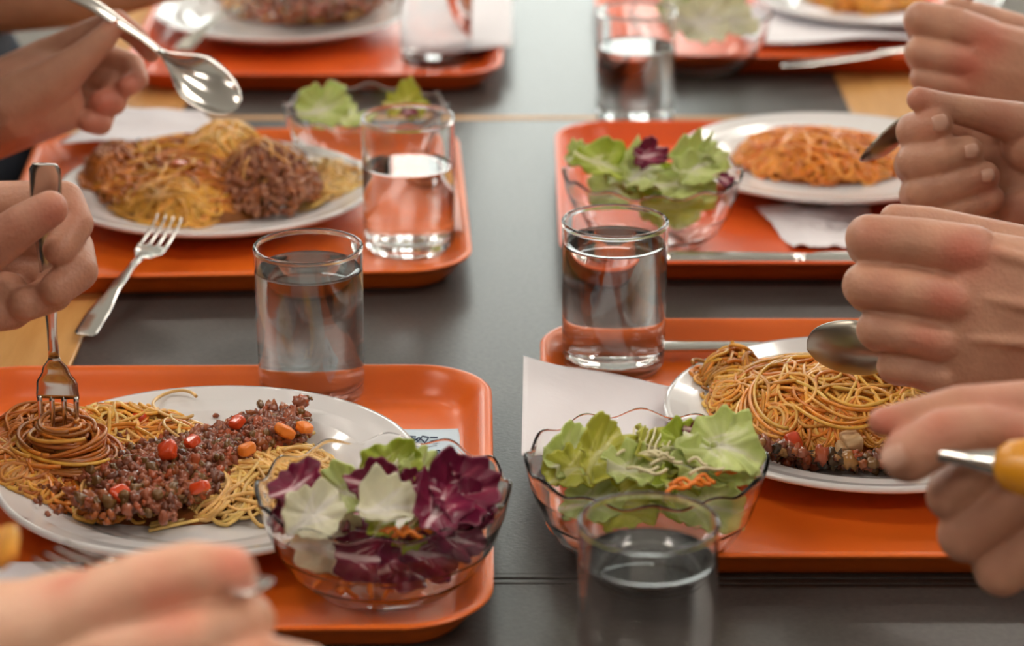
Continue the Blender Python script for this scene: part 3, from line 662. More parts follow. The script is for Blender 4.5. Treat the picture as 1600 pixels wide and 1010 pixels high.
for i, (k, px, py, h, sz, rot, mm, cup, rf, asp, lb) in enumerate(SAL):
    make_leaf(NM[mm], k, px, py, h, sz*(0.86 if k in ('R1', 'R2') else 0.93 if k == 'L2' else 0.9), rot, M[mm], lb, 100+i, cup, rf, asp)
def shred(name, pts_px, h, rad, m, label, cat, group):
    P = [at(x, y, TF+h+dz) for x, y, dz in pts_px]; n = 14; pts = []
    for j in range(n):
        u = j/(n-1)*(len(P)-1); i = min(int(u), len(P)-2); t = u-i; a = P[i]; b_ = P[i+1]
        pts.append(a.lerp(b_, t)+Vector((0, 0, 0.0012*sin(u*3))))
    c = pts[0].copy(); o = MB().tube([p-c for p in pts], rad, 8).build(name, m); o.location = c; return tag(o, label, cat, group)
rnd = random.Random(9)
for i in range(9):
    x = 578+rnd.uniform(0, 100); y = 842-(x-578)*0.16+rnd.uniform(-6, 6); dx = rnd.uniform(22, 38)
    shred('carrot_strip', [(x, y, 0), (x+dx/2, y-rnd.uniform(2, 9), .002), (x+dx, y-rnd.uniform(-4, 8), 0)], 0.053+rnd.uniform(0, .006), 0.0013, M['carrot'], 'thin orange carrot strip at the front of the nearest radicchio salad', 'carrot strip', 'carrot strips in the radicchio salad')
for i in range(22):
    x = rnd.uniform(500, 660); y = rnd.uniform(872, 925); dx = rnd.uniform(-30, 34)
    shred('carrot_strip', [(x, y, 0), (x+dx/2, y-rnd.uniform(-6, 6), .003), (x+dx, y-rnd.uniform(-8, 8), 0)], 0.013+rnd.uniform(0, .006), 0.0014, M['carrot'], 'thin carrot strip at the bottom of the nearest radicchio bowl', 'carrot strip', 'carrot strips at the bottom of the radicchio bowl')
for i in range(9):
    x = rnd.uniform(1040, 1130); y = 765-(x-1040)*0.2+rnd.uniform(-7, 7); dx = rnd.uniform(22, 40)
    shred('carrot_strip', [(x, y, 0), (x+dx/2, y-rnd.uniform(2, 9), .002), (x+dx, y-rnd.uniform(-2, 12), 0)], 0.056+rnd.uniform(0, .005), 0.0013, M['carrot'], 'thin orange carrot strip in the green salad of the lower right bowl', 'carrot strip', 'carrot strips in the green salad')
M['cabbage'] = mat('white cabbage', (0.72, 0.66, 0.42), 0.3)
for i in range(14):
    x = rnd.uniform(955, 1090); y = rnd.uniform(700, 745); dx = rnd.uniform(25, 60)
    shred('cabbage_strip', [(x, y, 0), (x+dx/2, y-rnd.uniform(-6, 12), .002), (x+dx, y-rnd.uniform(-12, 12), 0)], 0.062+rnd.uniform(0, .005), 0.0010, M['cabbage'], 'fine pale cabbage strip on the green salad of the lower right bowl', 'cabbage strip', 'cabbage strips on the green salad')
for i in range(7):
    x = 985+i*9; shred('cabbage_strip', [(x, 708, 0), (x+4+i, 688, .003), (x+6+i*2, 668+3*(i % 3), .004)], 0.064, 0.0007, M['cabbage'], 'upright fine cabbage strip at the far side of the lower right bowl', 'cabbage strip', 'upright cabbage strips in the green salad')

# ------------------------------------------------------------------ cutlery
def section(x, hw, th, z, n=12):
    return [(x, hw*cos(2*pi*k/n), z+th*math.copysign(abs(sin(2*pi*k/n))**0.8, sin(2*pi*k/n))) for k in range(n)]
def interp(P, x):
    for (a, *va), (b_, *vb) in zip(P, P[1:]):
        if x <= b_:
            t = (x-a)/(b_-a); t = t*t*(3-2*t); return [u+(v-u)*t for u, v in zip(va, vb)]
    return list(P[-1][1:])
HANDLE = [(0, .0070, .0010, .0), (.004, .0092, .0011, .0), (.03, .0088, .0013, .0022), (.07, .0050, .0014, .0045), (.105, .0030, .0017, .0040), (.122, .0033, .0016, .0020)]
def steel_handle(root, m): 
    return MB().loft([section(x, *interp(HANDLE, x)) for x in [0, .001, .003, .006]+[.012+.0055*i for i in range(21)]]).build('handle', m, root)
def make_fork(name, label, m=None, sc=1.0):
    m = m or M['steel']; t = thing(name, label, 'fork'); steel_handle(t, m)
    FP = [(.1215, .0033, .0016, .0020), (.132, .0080, .0012, -.0012), (.142, .0122, .0010, -.0030), (.152, .0128, .0009, -.0030)]
    mb = MB().loft([section(x, *interp(FP, x)) for x in [.1215+.0025*i for i in range(13)]])
    for k in range(4):
        y = -.0108+.0072*k; rings = []
        for j in range(12):
            u = j/11; x = .150+.043*u; wv = (.0017*(1-.45*u)); zz = -.0030+.0065*u*u
            rings.append([(x, y*(1-.04*u)+wv*cos(2*pi*q/8), zz+.0009*sin(2*pi*q/8)) for q in range(8)])
        mb.loft(rings)
    mb.build('fork_head', m, t); t.scale = (sc,)*3; return t
def make_spoon(name, label, m=None, sc=1.0):
    m = m or M['steel']; t = thing(name, label, 'spoon'); steel_handle(t, m); rings = []; n = 16; Lb = .066
    for j in range(31):
        u = 0.5-0.5*cos(pi*j/30) if j > 15 else j/30; x = .119+Lb*u; q = min(1, u/0.5)
        wdt = .0028+.0182*(q*q*(3-2*q)) if u < 0.5 else .0210*math.sqrt(max(0.0006, 1-((u-.5)/.5)**2.3))
        dp = .0100*max(0, sin(pi*(u*.96+.02)))**0.75; top = []; bot = []
        for k in range(n+1):
            s = -1+2*k/n; z = .0022*(1-u)+.0012-dp*(1-s*s)**0.9
            top.append((x, wdt*s, z)); bot.append((x, wdt*s, z-.0013))
        rings.append(top+bot[::-1])
    MB().loft(rings).build('spoon_bowl', m, t); t.scale = (sc,)*3; return t
def make_knife(label):
    t = thing('table_knife', label, 'knife')
    MB().loft([section(x, *interp([(0, .006, .0022, 0), (.006, .0085, .0026, 0), (.05, .0075, .0028, 0), (.095, .0060, .0024, 0), (.1, .0058, .0012, 0)], x)) for x in [.004*i for i in range(26)]]).build('handle', M['steel'], t)
    MB().loft([section(x, *interp([(.0995, .0055, .0011, 0), (.12, .0088, .0009, 0), (.18, .0090, .0008, 0), (.202, .0055, .0006, 0), (.208, .0008, .0005, 0)], x)) for x in [.0995+.0045*i for i in range(25)]]).build('blade', M['steel'], t)
    return t
def aim(t, p0, p1, up=(0, 0, 1), sc=1.0, start=0.0):
    """origin (handle end) at p0, +x towards p1, concave side to up"""
    x = (Vector(p1)-Vector(p0)).normalized(); z = Vector(up); z = (z-x*z.dot(x)).normalized(); y = z.cross(x)
    m_ = Matrix((x, y, z)).transposed().to_4x4(); m_.translation = Vector(p0)-x*start; t.matrix_world = m_ @ Matrix.Scale(sc, 4); return t
k1 = make_knife('silver table knife lying behind the plate along the far side of the lower right tray')
a = at(1040, 541, TF+0.008); b_ = at(1330, 541, TF+0.008); aim(k1, a-Vector((0.008, 0, 0)), b_)
k2 = make_knife('silver table knife lying along the near rim of the middle right tray')
aim(k2, at(1040, 404, TF+0.014), at(1330, 404, TF+0.014), up=(0, -0.3, 1))
k3 = make_knife('blurred pale knife lying on the near rim of the top right tray'); aim(k3, at(1430, 66, TF+0.019), at(1305, 82, TF+0.019))
k3.location += Vector((0.05, 0, 0)) 
f1 = make_fork('dinner_fork', 'silver fork resting from the middle left plate over the tray rim to the table')
aim(f1, at(131, 524, 0.006), at(252, 362, 0.032), up=(0.1, 0, 1), sc=0.9); 
f3 = make_fork('dinner_fork', 'blurred fork resting on the left side of the top left plate', M['dull_steel'])
aim(f3, at(283, 78, 0.022), at(395, -8, 0.030), up=(0, 0, 1))

# ------------------------------------------------------------------ paper
def sheet(name, corners, m, label, cat, seed=0, hts=None, wob=0.0015, nx=26, ny=20, thick=0.0004, cr=0.0):
    """corners as px,py,h clockwise from far left; bilinear sheet with gentle folds"""
    P = [at(*c) for c in corners]; c0 = (P[0]+P[2])/2; vs = []; fs = []
    for j in range(ny+1):
        for i in range(nx+1):
            u, v = i/nx, j/ny; p = P[0].lerp(P[1], u).lerp(P[3].lerp(P[2], u), v)
            z = wob*noise.noise(Vector((u*2.1+seed, v*2.1, seed)))*2 + cr*abs(noise.noise(Vector((u*5+seed*3, v*6, 1))))
            vs.append((p.x-c0.x, p.y-c0.y, p.z-c0.z+z))
    for j in range(ny):
        for i in range(nx):
            k = j*(nx+1)+i; fs.append((k, k+1, k+nx+2, k+nx+1))
    o = MB().add(vs, fs).build(name, m); o.location = c0; md = o.modifiers.new('t', 'SOLIDIFY'); md.thickness = thick; md.offset = 1
    return tag(o, label, cat)
def prints(parent, strokes, h, rad=0.0005):
    mb = MB()
    for s in strokes:
        pts = [at(x, y, h)-parent.location for x, y in s]; pts = [Vector((p.x, p.y, p.z)) for p in pts]
        n = []
        for a_, b2 in zip(pts, pts[1:]):
            for t in range(4): n.append(a_.lerp(b2, t/4))
        n.append(pts[-1]); mb.tube(n, rad, 6)
    return mb.build('print', M['ink'], parent)
H0 = TF+0.001
s1 = sheet('paper_card', [(590, 672, H0), (716, 670, H0), (730, 745, H0), (590, 748, H0)], M['card'], 'pale blue printed card under the rim of the nearest left plate', 'card', 3, wob=0.0002, thick=0.0005)
prints(s1, [[(633, 683), (645, 690), (655, 684), (664, 692), (670, 684), (660, 682), (648, 695), (662, 697), (674, 690), (684, 688)], [(636, 682), (650, 683)], [(640, 684), (652, 688)], [(672, 684), (684, 684)], [(684, 703), (690, 703), (690, 714), (685, 714), (684, 703)], [(687, 706), (687, 712)]], H0+0.0014, 0.0005)
s2 = sheet('paper_napkin', [(818, 556, .034), (1046, 604, .0075), (1046, 700, .006), (815, 712, .034)], M['paper'], 'white paper napkin spilling over the left rim of the lower right tray', 'napkin', 5, wob=0.0012)
prints(s2, [[(954, 634), (955, 648)], [(949, 647), (957, 648)]], 0.0165, 0.0006)
s3 = sheet('paper_napkin', [(190, 166, .031), (316, 174, .029), (352, 214, .024), (90, 226, .030)], M['paper'], 'white printed napkin under the hand with the spoon, behind the middle left plate', 'napkin', 7, wob=0.002)
prints(s3, [[(216, 218), (222, 221), (228, 218), (234, 222), (240, 220)], [(214, 221), (228, 224), (238, 223)]], 0.0315, 0.0008)
sheet('paper_napkin', [(1180, 325, .006), (1360, 322, .006), (1370, 386, .006), (1240, 388, .006)], M['paper'], 'crumpled white napkin on the middle right tray in front of its plate', 'napkin', 9, wob=0.003, cr=0.004, nx=44, ny=34)
sheet('paper_sheet', [(640, -40, .012), (800, -30, .03), (800, 72, .024), (640, 84, .008)], M['paper'], 'white paper sheet behind the blurred water glass at the top', 'paper', 11)
sheet('paper_napkin', [(1175, 8, .012), (1440, 20, .010), (1440, 62, .016), (1165, 66, .012)], M['paper'], 'blurred white napkin under the plate at the top right', 'napkin', 13, wob=0.003)
sheet('paper_napkin', [(-90, 878, .010), (130, 880, .008), (150, 950, .008), (-90, 960, .010)], M['paper'], 'white napkin at the bottom left corner behind the nearest hand', 'napkin', 15, wob=0.001)

# ------------------------------------------------------------------ people
def capsule_mesh(bm, chain, sub=3):
    V, Fc = ico(sub)
    def ball(p, r): 
        vs = [bm.verts.new(p+v*r) for v in V]
        for f in Fc: bm.faces.new([vs[i] for i in f])
    for p, r in chain: ball(p, r)
    for (p, r), (q, s) in zip(chain, chain[1:]):
        d = q-p
        if d.length < 1e-5: continue
        t = d.normalized(); a = t.orthogonal().normalized(); c = t.cross(a); n = 20
        k = max(-0.95, min(0.95, (r-s)/d.length)); cs = math.sqrt(1-k*k)
        A = [bm.verts.new(p+t*(r*k)+(a*cos(2*pi*i/n)+c*sin(2*pi*i/n))*(r*cs)) for i in range(n)]
        B = [bm.verts.new(q+t*(s*k)+(a*cos(2*pi*i/n)+c*sin(2*pi*i/n))*(s*cs)) for i in range(n)]
        for i in range(n): bm.faces.new((A[i], A[(i+1) % n], B[(i+1) % n], B[i]))
        bm.faces.new(A[::-1]); bm.faces.new(B)
def hull_mesh(bm, balls):
    V, Fc = ico(2); b2 = bmesh.new()
    for p, r in balls:
        for v in V: b2.verts.new(p+v*r)
    res = bmesh.ops.convex_hull(b2, input=b2.verts[:]); 
    drop = [g for g in res['geom_interior'] if isinstance(g, bmesh.types.BMVert)]
    bmesh.ops.delete(b2, geom=drop, context='VERTS'); b2.verts.index_update()
    vs = [bm.verts.new(v.co) for v in b2.verts]
    for f in b2.faces: bm.faces.new([vs[v.index] for v in f.verts])
    b2.free()
def remesh(chains, hulls, vox, smooth, creases=()):
    bm = bmesh.new()
    for c in chains: capsule_mesh(bm, c)
    for h in hulls: hull_mesh(bm, h)
    bmesh.ops.recalc_face_normals(bm, faces=bm.faces)
    me = bpy.data.meshes.new('tmp'); bm.to_mesh(me); bm.free(); o = bpy.data.objects.new('tmp', me); COL.objects.link(o)
    md = o.modifiers.new('r', 'REMESH'); md.mode = 'VOXEL'; md.voxel_size = vox
    s = o.modifiers.new('s', 'SMOOTH'); s.factor = 0.5; s.iterations = smooth
    dg = bpy.context.evaluated_depsgraph_get(); ev = o.evaluated_get(dg); em = ev.to_mesh()
    n = len(em.vertices); v = np.empty(n*3, 'f'); em.vertices.foreach_get('co', v); v = v.reshape(-1, 3)
    nr = np.empty(n*3, 'f'); em.vertices.foreach_get('normal', nr); nr = nr.reshape(-1, 3)
    fs = [tuple(p.vertices) for p in em.polygons]; ev.to_mesh_clear()
    bpy.data.objects.remove(o); bpy.data.meshes.remove(me)
    for (p, q, dep, wd) in creases:     # a fold line between two points: sink the surface along it
        p = np.array(p); q = np.array(q); d = q-p; L2 = (d*d).sum()
        t = np.clip(((v-p) @ d)/L2, 0, 1); dist = np.linalg.norm(v-(p+t[:, None]*d), axis=1)
        v = v-nr*(dep*np.exp(-(dist/wd)**2))[:, None]
    return v, fs
def V3(*a): return Vector(a)
class Hand:
    """chains in photo pixels with a distance and a radius in pixels; turned into world joints"""
    def __init__(s, zc): s.zc = zc; s.ch = []; s.hu = []; s.red = []; s.cr = []
    def p(s, x, y, dz=0.0): return hp(x, y, s.zc+dz)
    def j(s, t): x, y, dz, r = t; z = s.zc+dz; return (hp(x, y, z), r*z/F)
    def c(s, *ts): s.ch.append([s.j(t) for t in ts]); return s
    def h(s, *ts): s.hu.append([s.j(t) for t in ts]); return s
    def r(s, x, y, dz, rad, k=1.0): s.red.append((s.p(x, y, dz), rad*s.zc/F, k)); return s
    def crease(s, x0, y0, x1, y1, dz=-0.02, dep=0.0012, wd=0.0022):
        s.cr.append((s.p(x0, y0, dz), s.p(x1, y1, dz), dep, wd)); return s
def nail(parent, h, x, y, dz, ang, wpx, lpx, tilt=(0, 0, 0)):
    """a small curved plate on a fingertip, facing the viewer side"""
    c = h.p(x, y, dz); s = h.zc/F; vs = []; fs = []; n, m_ = 8, 8
    ax = Vector((cos(R(ang)), -sin(R(ang))*SP, -sin(R(ang))*CP))*1.0
    ax = Vector((cos(R(ang)), 0, -sin(R(ang)))).normalized(); nv = Vector((tilt[0], -1+tilt[1], 0.35+tilt[2])).normalized()
    nv = (nv-ax*nv.dot(ax)).normalized(); bx = nv.cross(ax)
    for j in range(m_+1):
        for i in range(n+1):
            u = -1+2*i/n; v = -1+2*j/m_; k = math.sqrt(max(0, 1-abs(v)**3.5)) if v > 0 else 1-0.25*v*v
            vs.append(c + bx*(u*wpx*s*0.5*k) + ax*(v*lpx*s*0.5) + nv*(0.0016*(1-u*u)-0.0006*v*v))
    for j in range(m_):
        for i in range(n):
            a_ = j*(n+1)+i; fs.append((a_, a_+1, a_+n+2, a_+n+1))
    o = MB().add(vs, fs).build('fingernail', M['nail'], parent); md = o.modifiers.new('t', 'SOLIDIFY'); md.thickness = 0.0006; md.offset = 0
    return o
def body_of(p): return [c for c in p.children if c.name.startswith('body')][0]
def person(label, side, ysh, hands, skin_m, cloth_m, lean=0.0):
    """side -1: seated at the left of the table; body mesh = hands, arms, torso, neck and head"""
    root = thing('person', label, 'person', (0, 0, 0)); sx = side
    X = sx*(0.66-lean); shz = 1.16
    allv = []; allf = []; reds = []
    def put(v, f):
        k = sum(len(a_) for a_ in allv); allv.append(v); allf.extend([tuple(i+k for i in q) for q in f])
    sleeves = []
    used = set()
    for h, arm, wrist_r in hands:
        sgn = arm                      # +1: far side arm, -1: near side arm
        used.add(sgn)
        wr = h.wrist; sh = V3(X, ysh+sgn*0.19, shz-0.03)
        mid = (wr+sh)/2; el = V3(mid.x+sx*0.03, mid.y+sgn*0.07, min(wr.z, shz)-0.02+0.0)
        d = (el-wr).normalized(); el = wr+d*max(0.20, min(0.27, (el-wr).length))
        ch = h.ch+[[(wr, wrist_r), (wr.lerp(el, 0.35), wrist_r*1.18), (el, wrist_r*1.3)]]
        v, f = remesh(ch, h.hu, 0.0016, 3, h.cr); put(v, f); reds += h.red
        sleeves.append([(wr.lerp(el, 0.45), wrist_r*1.55), (el, wrist_r*1.75), (el.lerp(sh, 0.5), 0.056), (sh, 0.07)])
        ch2 = [[(el, wrist_r*1.3), (el.lerp(sh, 0.5), 0.043), (sh, 0.05)]]
        v, f = remesh(ch2, [], 0.006, 3); put(v, f)
    for sgn in (-1, 1):
        if sgn in used: continue
        sh = V3(X, ysh+sgn*0.19, shz-0.03); el = V3(X+sx*0.06, ysh+sgn*0.24, 0.90); wr = V3(X-sx*0.13, ysh+sgn*0.16, 0.66)
        hd = [[(wr, 0.026), (V3(X-sx*0.21, ysh+sgn*0.12, 0.62), 0.026)]]
        for q in range(4):
            b0 = V3(X-sx*0.22, ysh+sgn*0.12-0.03+0.02*q, 0.625); hd.append([(b0, 0.0095), (b0+V3(-sx*0.035, 0, -0.004), 0.0085), (b0+V3(-sx*(0.058+0.006*(q in (1, 2))), 0, -0.022), 0.0075)])
        hd.append([(wr+V3(-sx*0.02, -sgn*0.02, 0), 0.013), (wr+V3(-sx*0.06, -sgn*0.045, 0), 0.010), (wr+V3(-sx*0.085, -sgn*0.045, -0.01), 0.0085)])
        v, f = remesh([[(sh, 0.05), (el, 0.038), (wr, 0.026)]]+hd, [], 0.005, 2); put(v, f)
        sleeves.append([(sh, 0.07), (el, 0.055), (wr.lerp(el, 0.15), 0.042)])
    nk = V3(X-sx*0.02, ysh, shz+0.06); hd = V3(X-sx*0.07, ysh, shz+0.24); fx = -sx
    head = [[(nk, 0.055), (nk+V3(fx*0.02, 0, 0.08), 0.052)], [(hd, 0.085), (hd+V3(fx*0.03, 0, 0.03), 0.078)], [(hd+V3(fx*0.04, 0, -0.07), 0.045)], [(hd+V3(-fx*0.03, 0, 0.03), 0.085)],
            [(hd+V3(fx*0.085, 0, 0.005), 0.012), (hd+V3(fx*0.108, 0, -0.022), 0.013)], [(hd+V3(fx*0.082, -0.02, -0.058), 0.009), (hd+V3(fx*0.082, 0.02, -0.058), 0.009)],
            [(hd+V3(0, 0.083, -0.01), 0.014), (hd+V3(0, 0.085, 0.015), 0.014)], [(hd+V3(0, -0.083, -0.01), 0.014), (hd+V3(0, -0.085, 0.015), 0.014)]]
    tor = [(V3(X, ysh-0.14, shz-0.05), 0.06), (V3(X, ysh+0.14, shz-0.05), 0.06), (V3(X, ysh-0.08, 0.62), 0.10), (V3(X, ysh+0.08, 0.62), 0.10), (V3(X, ysh, shz), 0.06)]
    v, f = remesh(head+[[(V3(X, ysh, shz), 0.055), (nk, 0.055)]], [tor], 0.007, 3); put(v, f)
    v = np.concatenate(allv); me = bpy.data.meshes.new('body'); me.from_pydata(v.tolist(), [], allf); me.update(); me.materials.append(skin_m)
    me.polygons.foreach_set('use_smooth', [True]*len(me.polygons))
    rd = np.zeros(len(v))
    for p, rr, k in reds: rd = np.maximum(rd, k*np.exp(-(((v-np.array(p))**2).sum(1))/(rr*rr)))
    a_ = me.attributes.new('red', 'FLOAT', 'POINT'); a_.data.foreach_set('value', rd.astype('f'))
    bo = bpy.data.objects.new('body', me); COL.objects.link(bo); bo.parent = root
    tor2 = [(p, r+0.018) for p, r in tor[:4]]
    v, f = remesh(sleeves, [tor2], 0.009, 3); mb = MB().add(v.tolist(), f); mb.build('shirt', cloth_m, root)
    v, f = remesh([[(V3(X, ysh-0.08, 0.56), 0.11), (V3(X-sx*0.32, ysh-0.10, 0.55), 0.072), (V3(X-sx*0.36, ysh-0.10, 0.10), 0.05)], [(V3(X, ysh+0.08, 0.56), 0.11), (V3(X-sx*0.32, ysh+0.10, 0.55), 0.072), (V3(X-sx*0.36, ysh+0.10, 0.10), 0.05)]], [], 0.011, 3)
    MB().add(v.tolist(), f).build('trousers', M['black'], root)
    for s in (-1, 1):
        fv, ff = remesh([[(V3(X-sx*0.34, ysh+s*0.10, 0.045), 0.042), (V3(X-sx*0.50, ysh+s*0.10, 0.035), 0.033)]], [], 0.008, 2); MB().add(fv.tolist(), ff).build('shoe', M['black'], root)
        V, Fc = ico(2); MB().add([hd+V3(fx*0.086, s*0.032, 0.012)+q*0.012 for q in V], Fc).build('eye', M['eye'], root)
    v, f = remesh([[(hd+V3(-fx*0.045, 0, 0.035), 0.092), (hd+V3(fx*0.015, 0, 0.075), 0.070)], [(hd+V3(-fx*0.06, 0, -0.01), 0.08)]], [], 0.008, 2)
    MB().add(v.tolist(), f).build('hair', M['hair'], root)
    return root
def chair(side, y, label):
    t = thing('dining_chair', label, 'chair', (side*0.72, y, 0)); s = side
    bevel(MB().box(-0.2, 0.2, -0.21, 0.21, 0.42, 0.445).build('seat', M['wood'], t, smooth=False), 0.01)
    bevel(MB().box(s*0.19, s*0.21, -0.2, 0.2, 0.66, 0.86).build('backrest', M['wood'], t, smooth=False), 0.008)
    for x in (-0.18, 0.18):
        for yy in (-0.19, 0.19):
            top = 0.86 if x*s > 0 else 0.42
            MB().tube([(x, yy, 0), (x+(s*0.01 if top > 0.5 else 0), yy, top)], 0.011, 12).build('leg', M['frame'], t)

# --- right: person of the lower right tray, both hands in view
h = Hand(1.44)                                     # left fist holding the spoon, back of the hand to the camera
h.c((1520, 395, .000, 44), (1440, 378, .000, 38), (1358, 372, .004, 38), (1356, 385, .030, 33), (1395, 400, .040, 30))       # index
h.c((1490, 470, .000, 40), (1420, 456, -.002, 36), (1352, 446, .004, 37), (1356, 458, .030, 32), (1400, 470, .040, 29))      # middle
h.c((1470, 534, .004, 36), (1420, 524, .002, 31), (1370, 515, .008, 33), (1376, 524, .032, 29), (1412, 530, .042, 27))       # ring
h.c((1470, 588, .010, 32), (1430, 579, .010, 27), (1398, 572, .016, 29), (1404, 578, .036, 26), (1430, 582, .044, 24))       # little
h.h((1530, 400, .002, 42), (1502, 470, .002, 38), (1482, 532, .006, 34), (1482, 584, .012, 31), (1720, 460, .000, 70), (1720, 560, .010, 66), (1600, 420, .004, 50), (1590, 575, .012, 40))
h.c((1640, 400, .040, 40), (1530, 372, .040, 34), (1450, 352, .036, 30), (1398, 343, .030, 25))                                # thumb over the top
h.c((1560, 396, -.012, 12), (1720, 440, -.022, 14))
h.c((1540, 466, -.010, 11), (1720, 500, -.024, 13)); h.c((1520, 530, -.006, 10), (1720, 545, -.018, 12))
h.r(1508, 398, -.018, 44, 0.9); h.r(1480, 472, -.018, 36, 0.85); h.r(1452, 532, -.015, 32, 0.8); h.r(1362, 372, -.015, 36, 0.45); h.r(1380, 450, -.015, 34, 0.3); h.r(1700, 590, 0, 90, 0.35)
h.crease(1362, 345, 1350, 385, -.028, .0008, .002); h.crease(1375, 350, 1362, 392, -.028, .0008, .002)
h.crease(1362, 425, 1352, 460, -.028, .0008, .002)
h.crease(1340, 411, 1490, 436, -.022, .0028, .0028); h.crease(1348, 486, 1470, 505, -.022, .0026, .0028); h.crease(1375, 546, 1450, 560, -.022, .0024, .0026)
h.wrist = h.p(1740, 505, .004)
g = Hand(1.73)                                     # right hand, palm to the camera
g.c((1640, 205, .02, 40), (1530, 178, .008, 27), (1475, 166, .002, 22), (1436, 155, .000, 20))                                  # thumb along the top
g.c((1500, 205, .055, 34), (1432, 205, .030, 30), (1430, 205, .012, 31), (1462, 197, -.002, 28))                               # index
g.c((1510, 250, .055, 34), (1428, 258, .030, 32), (1432, 252, .010, 32), (1480, 243, -.004, 29), (1512, 238, -.004, 26))       # middle
g.c((1520, 290, .055, 32), (1435, 305, .032, 31), (1444, 298, .012, 31), (1500, 284, -.002, 28), (1538, 276, -.002, 25))       # ring
g.c((1530, 330, .055, 28), (1455, 338, .036, 27), (1464, 332, .018, 27), (1510, 320, .004, 25), (1548, 310, .002, 22))         # little
g.h((1500, 200, .060, 34), (1530, 335, .060, 30), (1680, 215, .050, 60), (1680, 330, .050, 58), (1600, 205, .035, 40), (1590, 340, .040, 34))
g.c((1700, 260, .03, 60), (1610, 225, .022, 46)); g.c((1700, 330, .03, 50), (1590, 330, .026, 34))
g.r(1436, 156, -.01, 30, 0.5); g.r(1440, 200, -.015, 36, 0.35); g.r(1550, 290, -.01, 30, 0.5); g.r(1590, 325, 0, 40, 0.6); g.r(1560, 180, 0, 40, 0.3); g.r(1470, 190, -.02, 24, 0.3)
g.wrist = g.p(1740, 280, .04)
P_R1 = person('person at the right whose two hands hold spoons above the twirled spaghetti', 1, 1.49, [(h, -1, 0.030), (g, 1, 0.029)], M['skin_tan'], M['black'])
nail(body_of(P_R1), g, 1470, 192, -.0195, -8, 26, 26, (0.15, 0, 0.1)); nail(body_of(P_R1), g, 1519, 236, -.0195, -8, 22, 22, (0.3, 0, 0)); nail(body_of(P_R1), g, 1544, 274, -.0170, -8, 20, 20, (0.3, 0, 0))
sp1 = make_spoon('table_spoon', 'dull silver spoon lowered from the big fist onto the spaghetti nest', M['dull_steel'])
aim(sp1, hp(1425, 440, 1.462), hp(1312, 547, 1.555), up=(0.25, 1.0, 0.6), sc=1.0); 
# --- sit the bowl of the spoon at its place: handle hidden in the fist
def place_tip(t, tip, p0, up, L_=0.185, sc=1.0):
    x = (Vector(tip)-Vector(p0)).normalized(); aim(t, Vector(tip)-x*L_*sc, tip, up, sc); return t
place_tip(sp1, hp(1262, 545, 1.56), hp(1440, 548, 1.522), (0.1, 1.0, 0.30))
sp2 = make_spoon('table_spoon', 'spoon poking out of the curled right hand beside the orange spaghetti', M['dull_steel'])
place_tip(sp2, hp(1360, 230, 1.765), hp(1440, 190, 1.86), (-0.2, 1.0, 0.4))

# --- right: nearest person's right hand
h = Hand(1.25)
h.c((1700, 650, .02, 60), (1600, 640, .010, 46), (1500, 640, .004, 38), (1430, 652, .002, 30), (1378, 660, .000, 23))           # index along the top
h.c((1640, 700, .00, 50), (1540, 672, -.012, 40), (1475, 680, -.014, 43), (1420, 712, -.014, 44))                              # thumb
h.c((1600, 740, .045, 44), (1500, 735, .030, 40), (1486, 775, .010, 40), (1560, 712, -.004, 34), (1590, 672, -.004, 29))       # middle
h.c((1640, 800, .045, 46), (1510, 830, .030, 44), (1510, 835, .012, 46), (1600, 775, -.004, 40))                               # ring
h.c((1680, 860, .045, 46), (1560, 885, .030, 42), (1565, 890, .012, 44), (1660, 830, -.004, 38))                               # little
h.h((1600, 740, .05, 44), (1640, 900, .05, 46), (1780, 700, .04, 80), (1780, 860, .04, 80), (1620, 660, .03, 44))
h.r(1470, 665, -.02, 40, 0.6); h.r(1375, 660, -.01, 44, 0.8); h.r(1540, 850, -.02, 50, 0.35); h.r(1590, 675, -.02, 30, 0.5); h.r(1560, 640, -.01, 60, 0.4)
h.wrist = h.p(1830, 800, .03)
P_R0 = person('person at the lower right corner pinching a metal utensil with a yellow end', 1, 1.06, [(h, 1, 0.031)], M['skin_fair'], M['grey'])
nail(body_of(P_R0), h, 1395, 716, -.034, 150, 34, 40, (-0.5, 0, 0))
ut = thing('table_spoon', 'shiny utensil with an amber yellow handle held at the lower right edge', 'spoon')
MB().loft([section(x, *interp([(0, .0035, .0030, 0), (.03, .0040, .0034, 0), (.045, .0062, .0052, 0), (.052, .0075, .0062, 0)], x), n=16) for x in [.004*i for i in range(14)]]).build('metal_neck', M['steel'], ut)
MB().loft([section(x, *interp([(.050, .0078, .0078, 0), (.056, .0125, .012, 0), (.075, .0150, .014, 0), (.12, .0140, .013, 0), (.135, .006, .006, 0)], x), n=20) for x in [.050+.0042*i for i in range(21)]]).build('amber_handle', M['amber'], ut)
aim(ut, hp(1408, 700, 1.238), hp(1600, 730, 1.205), (0, -0.5, 1), sc=1.0)

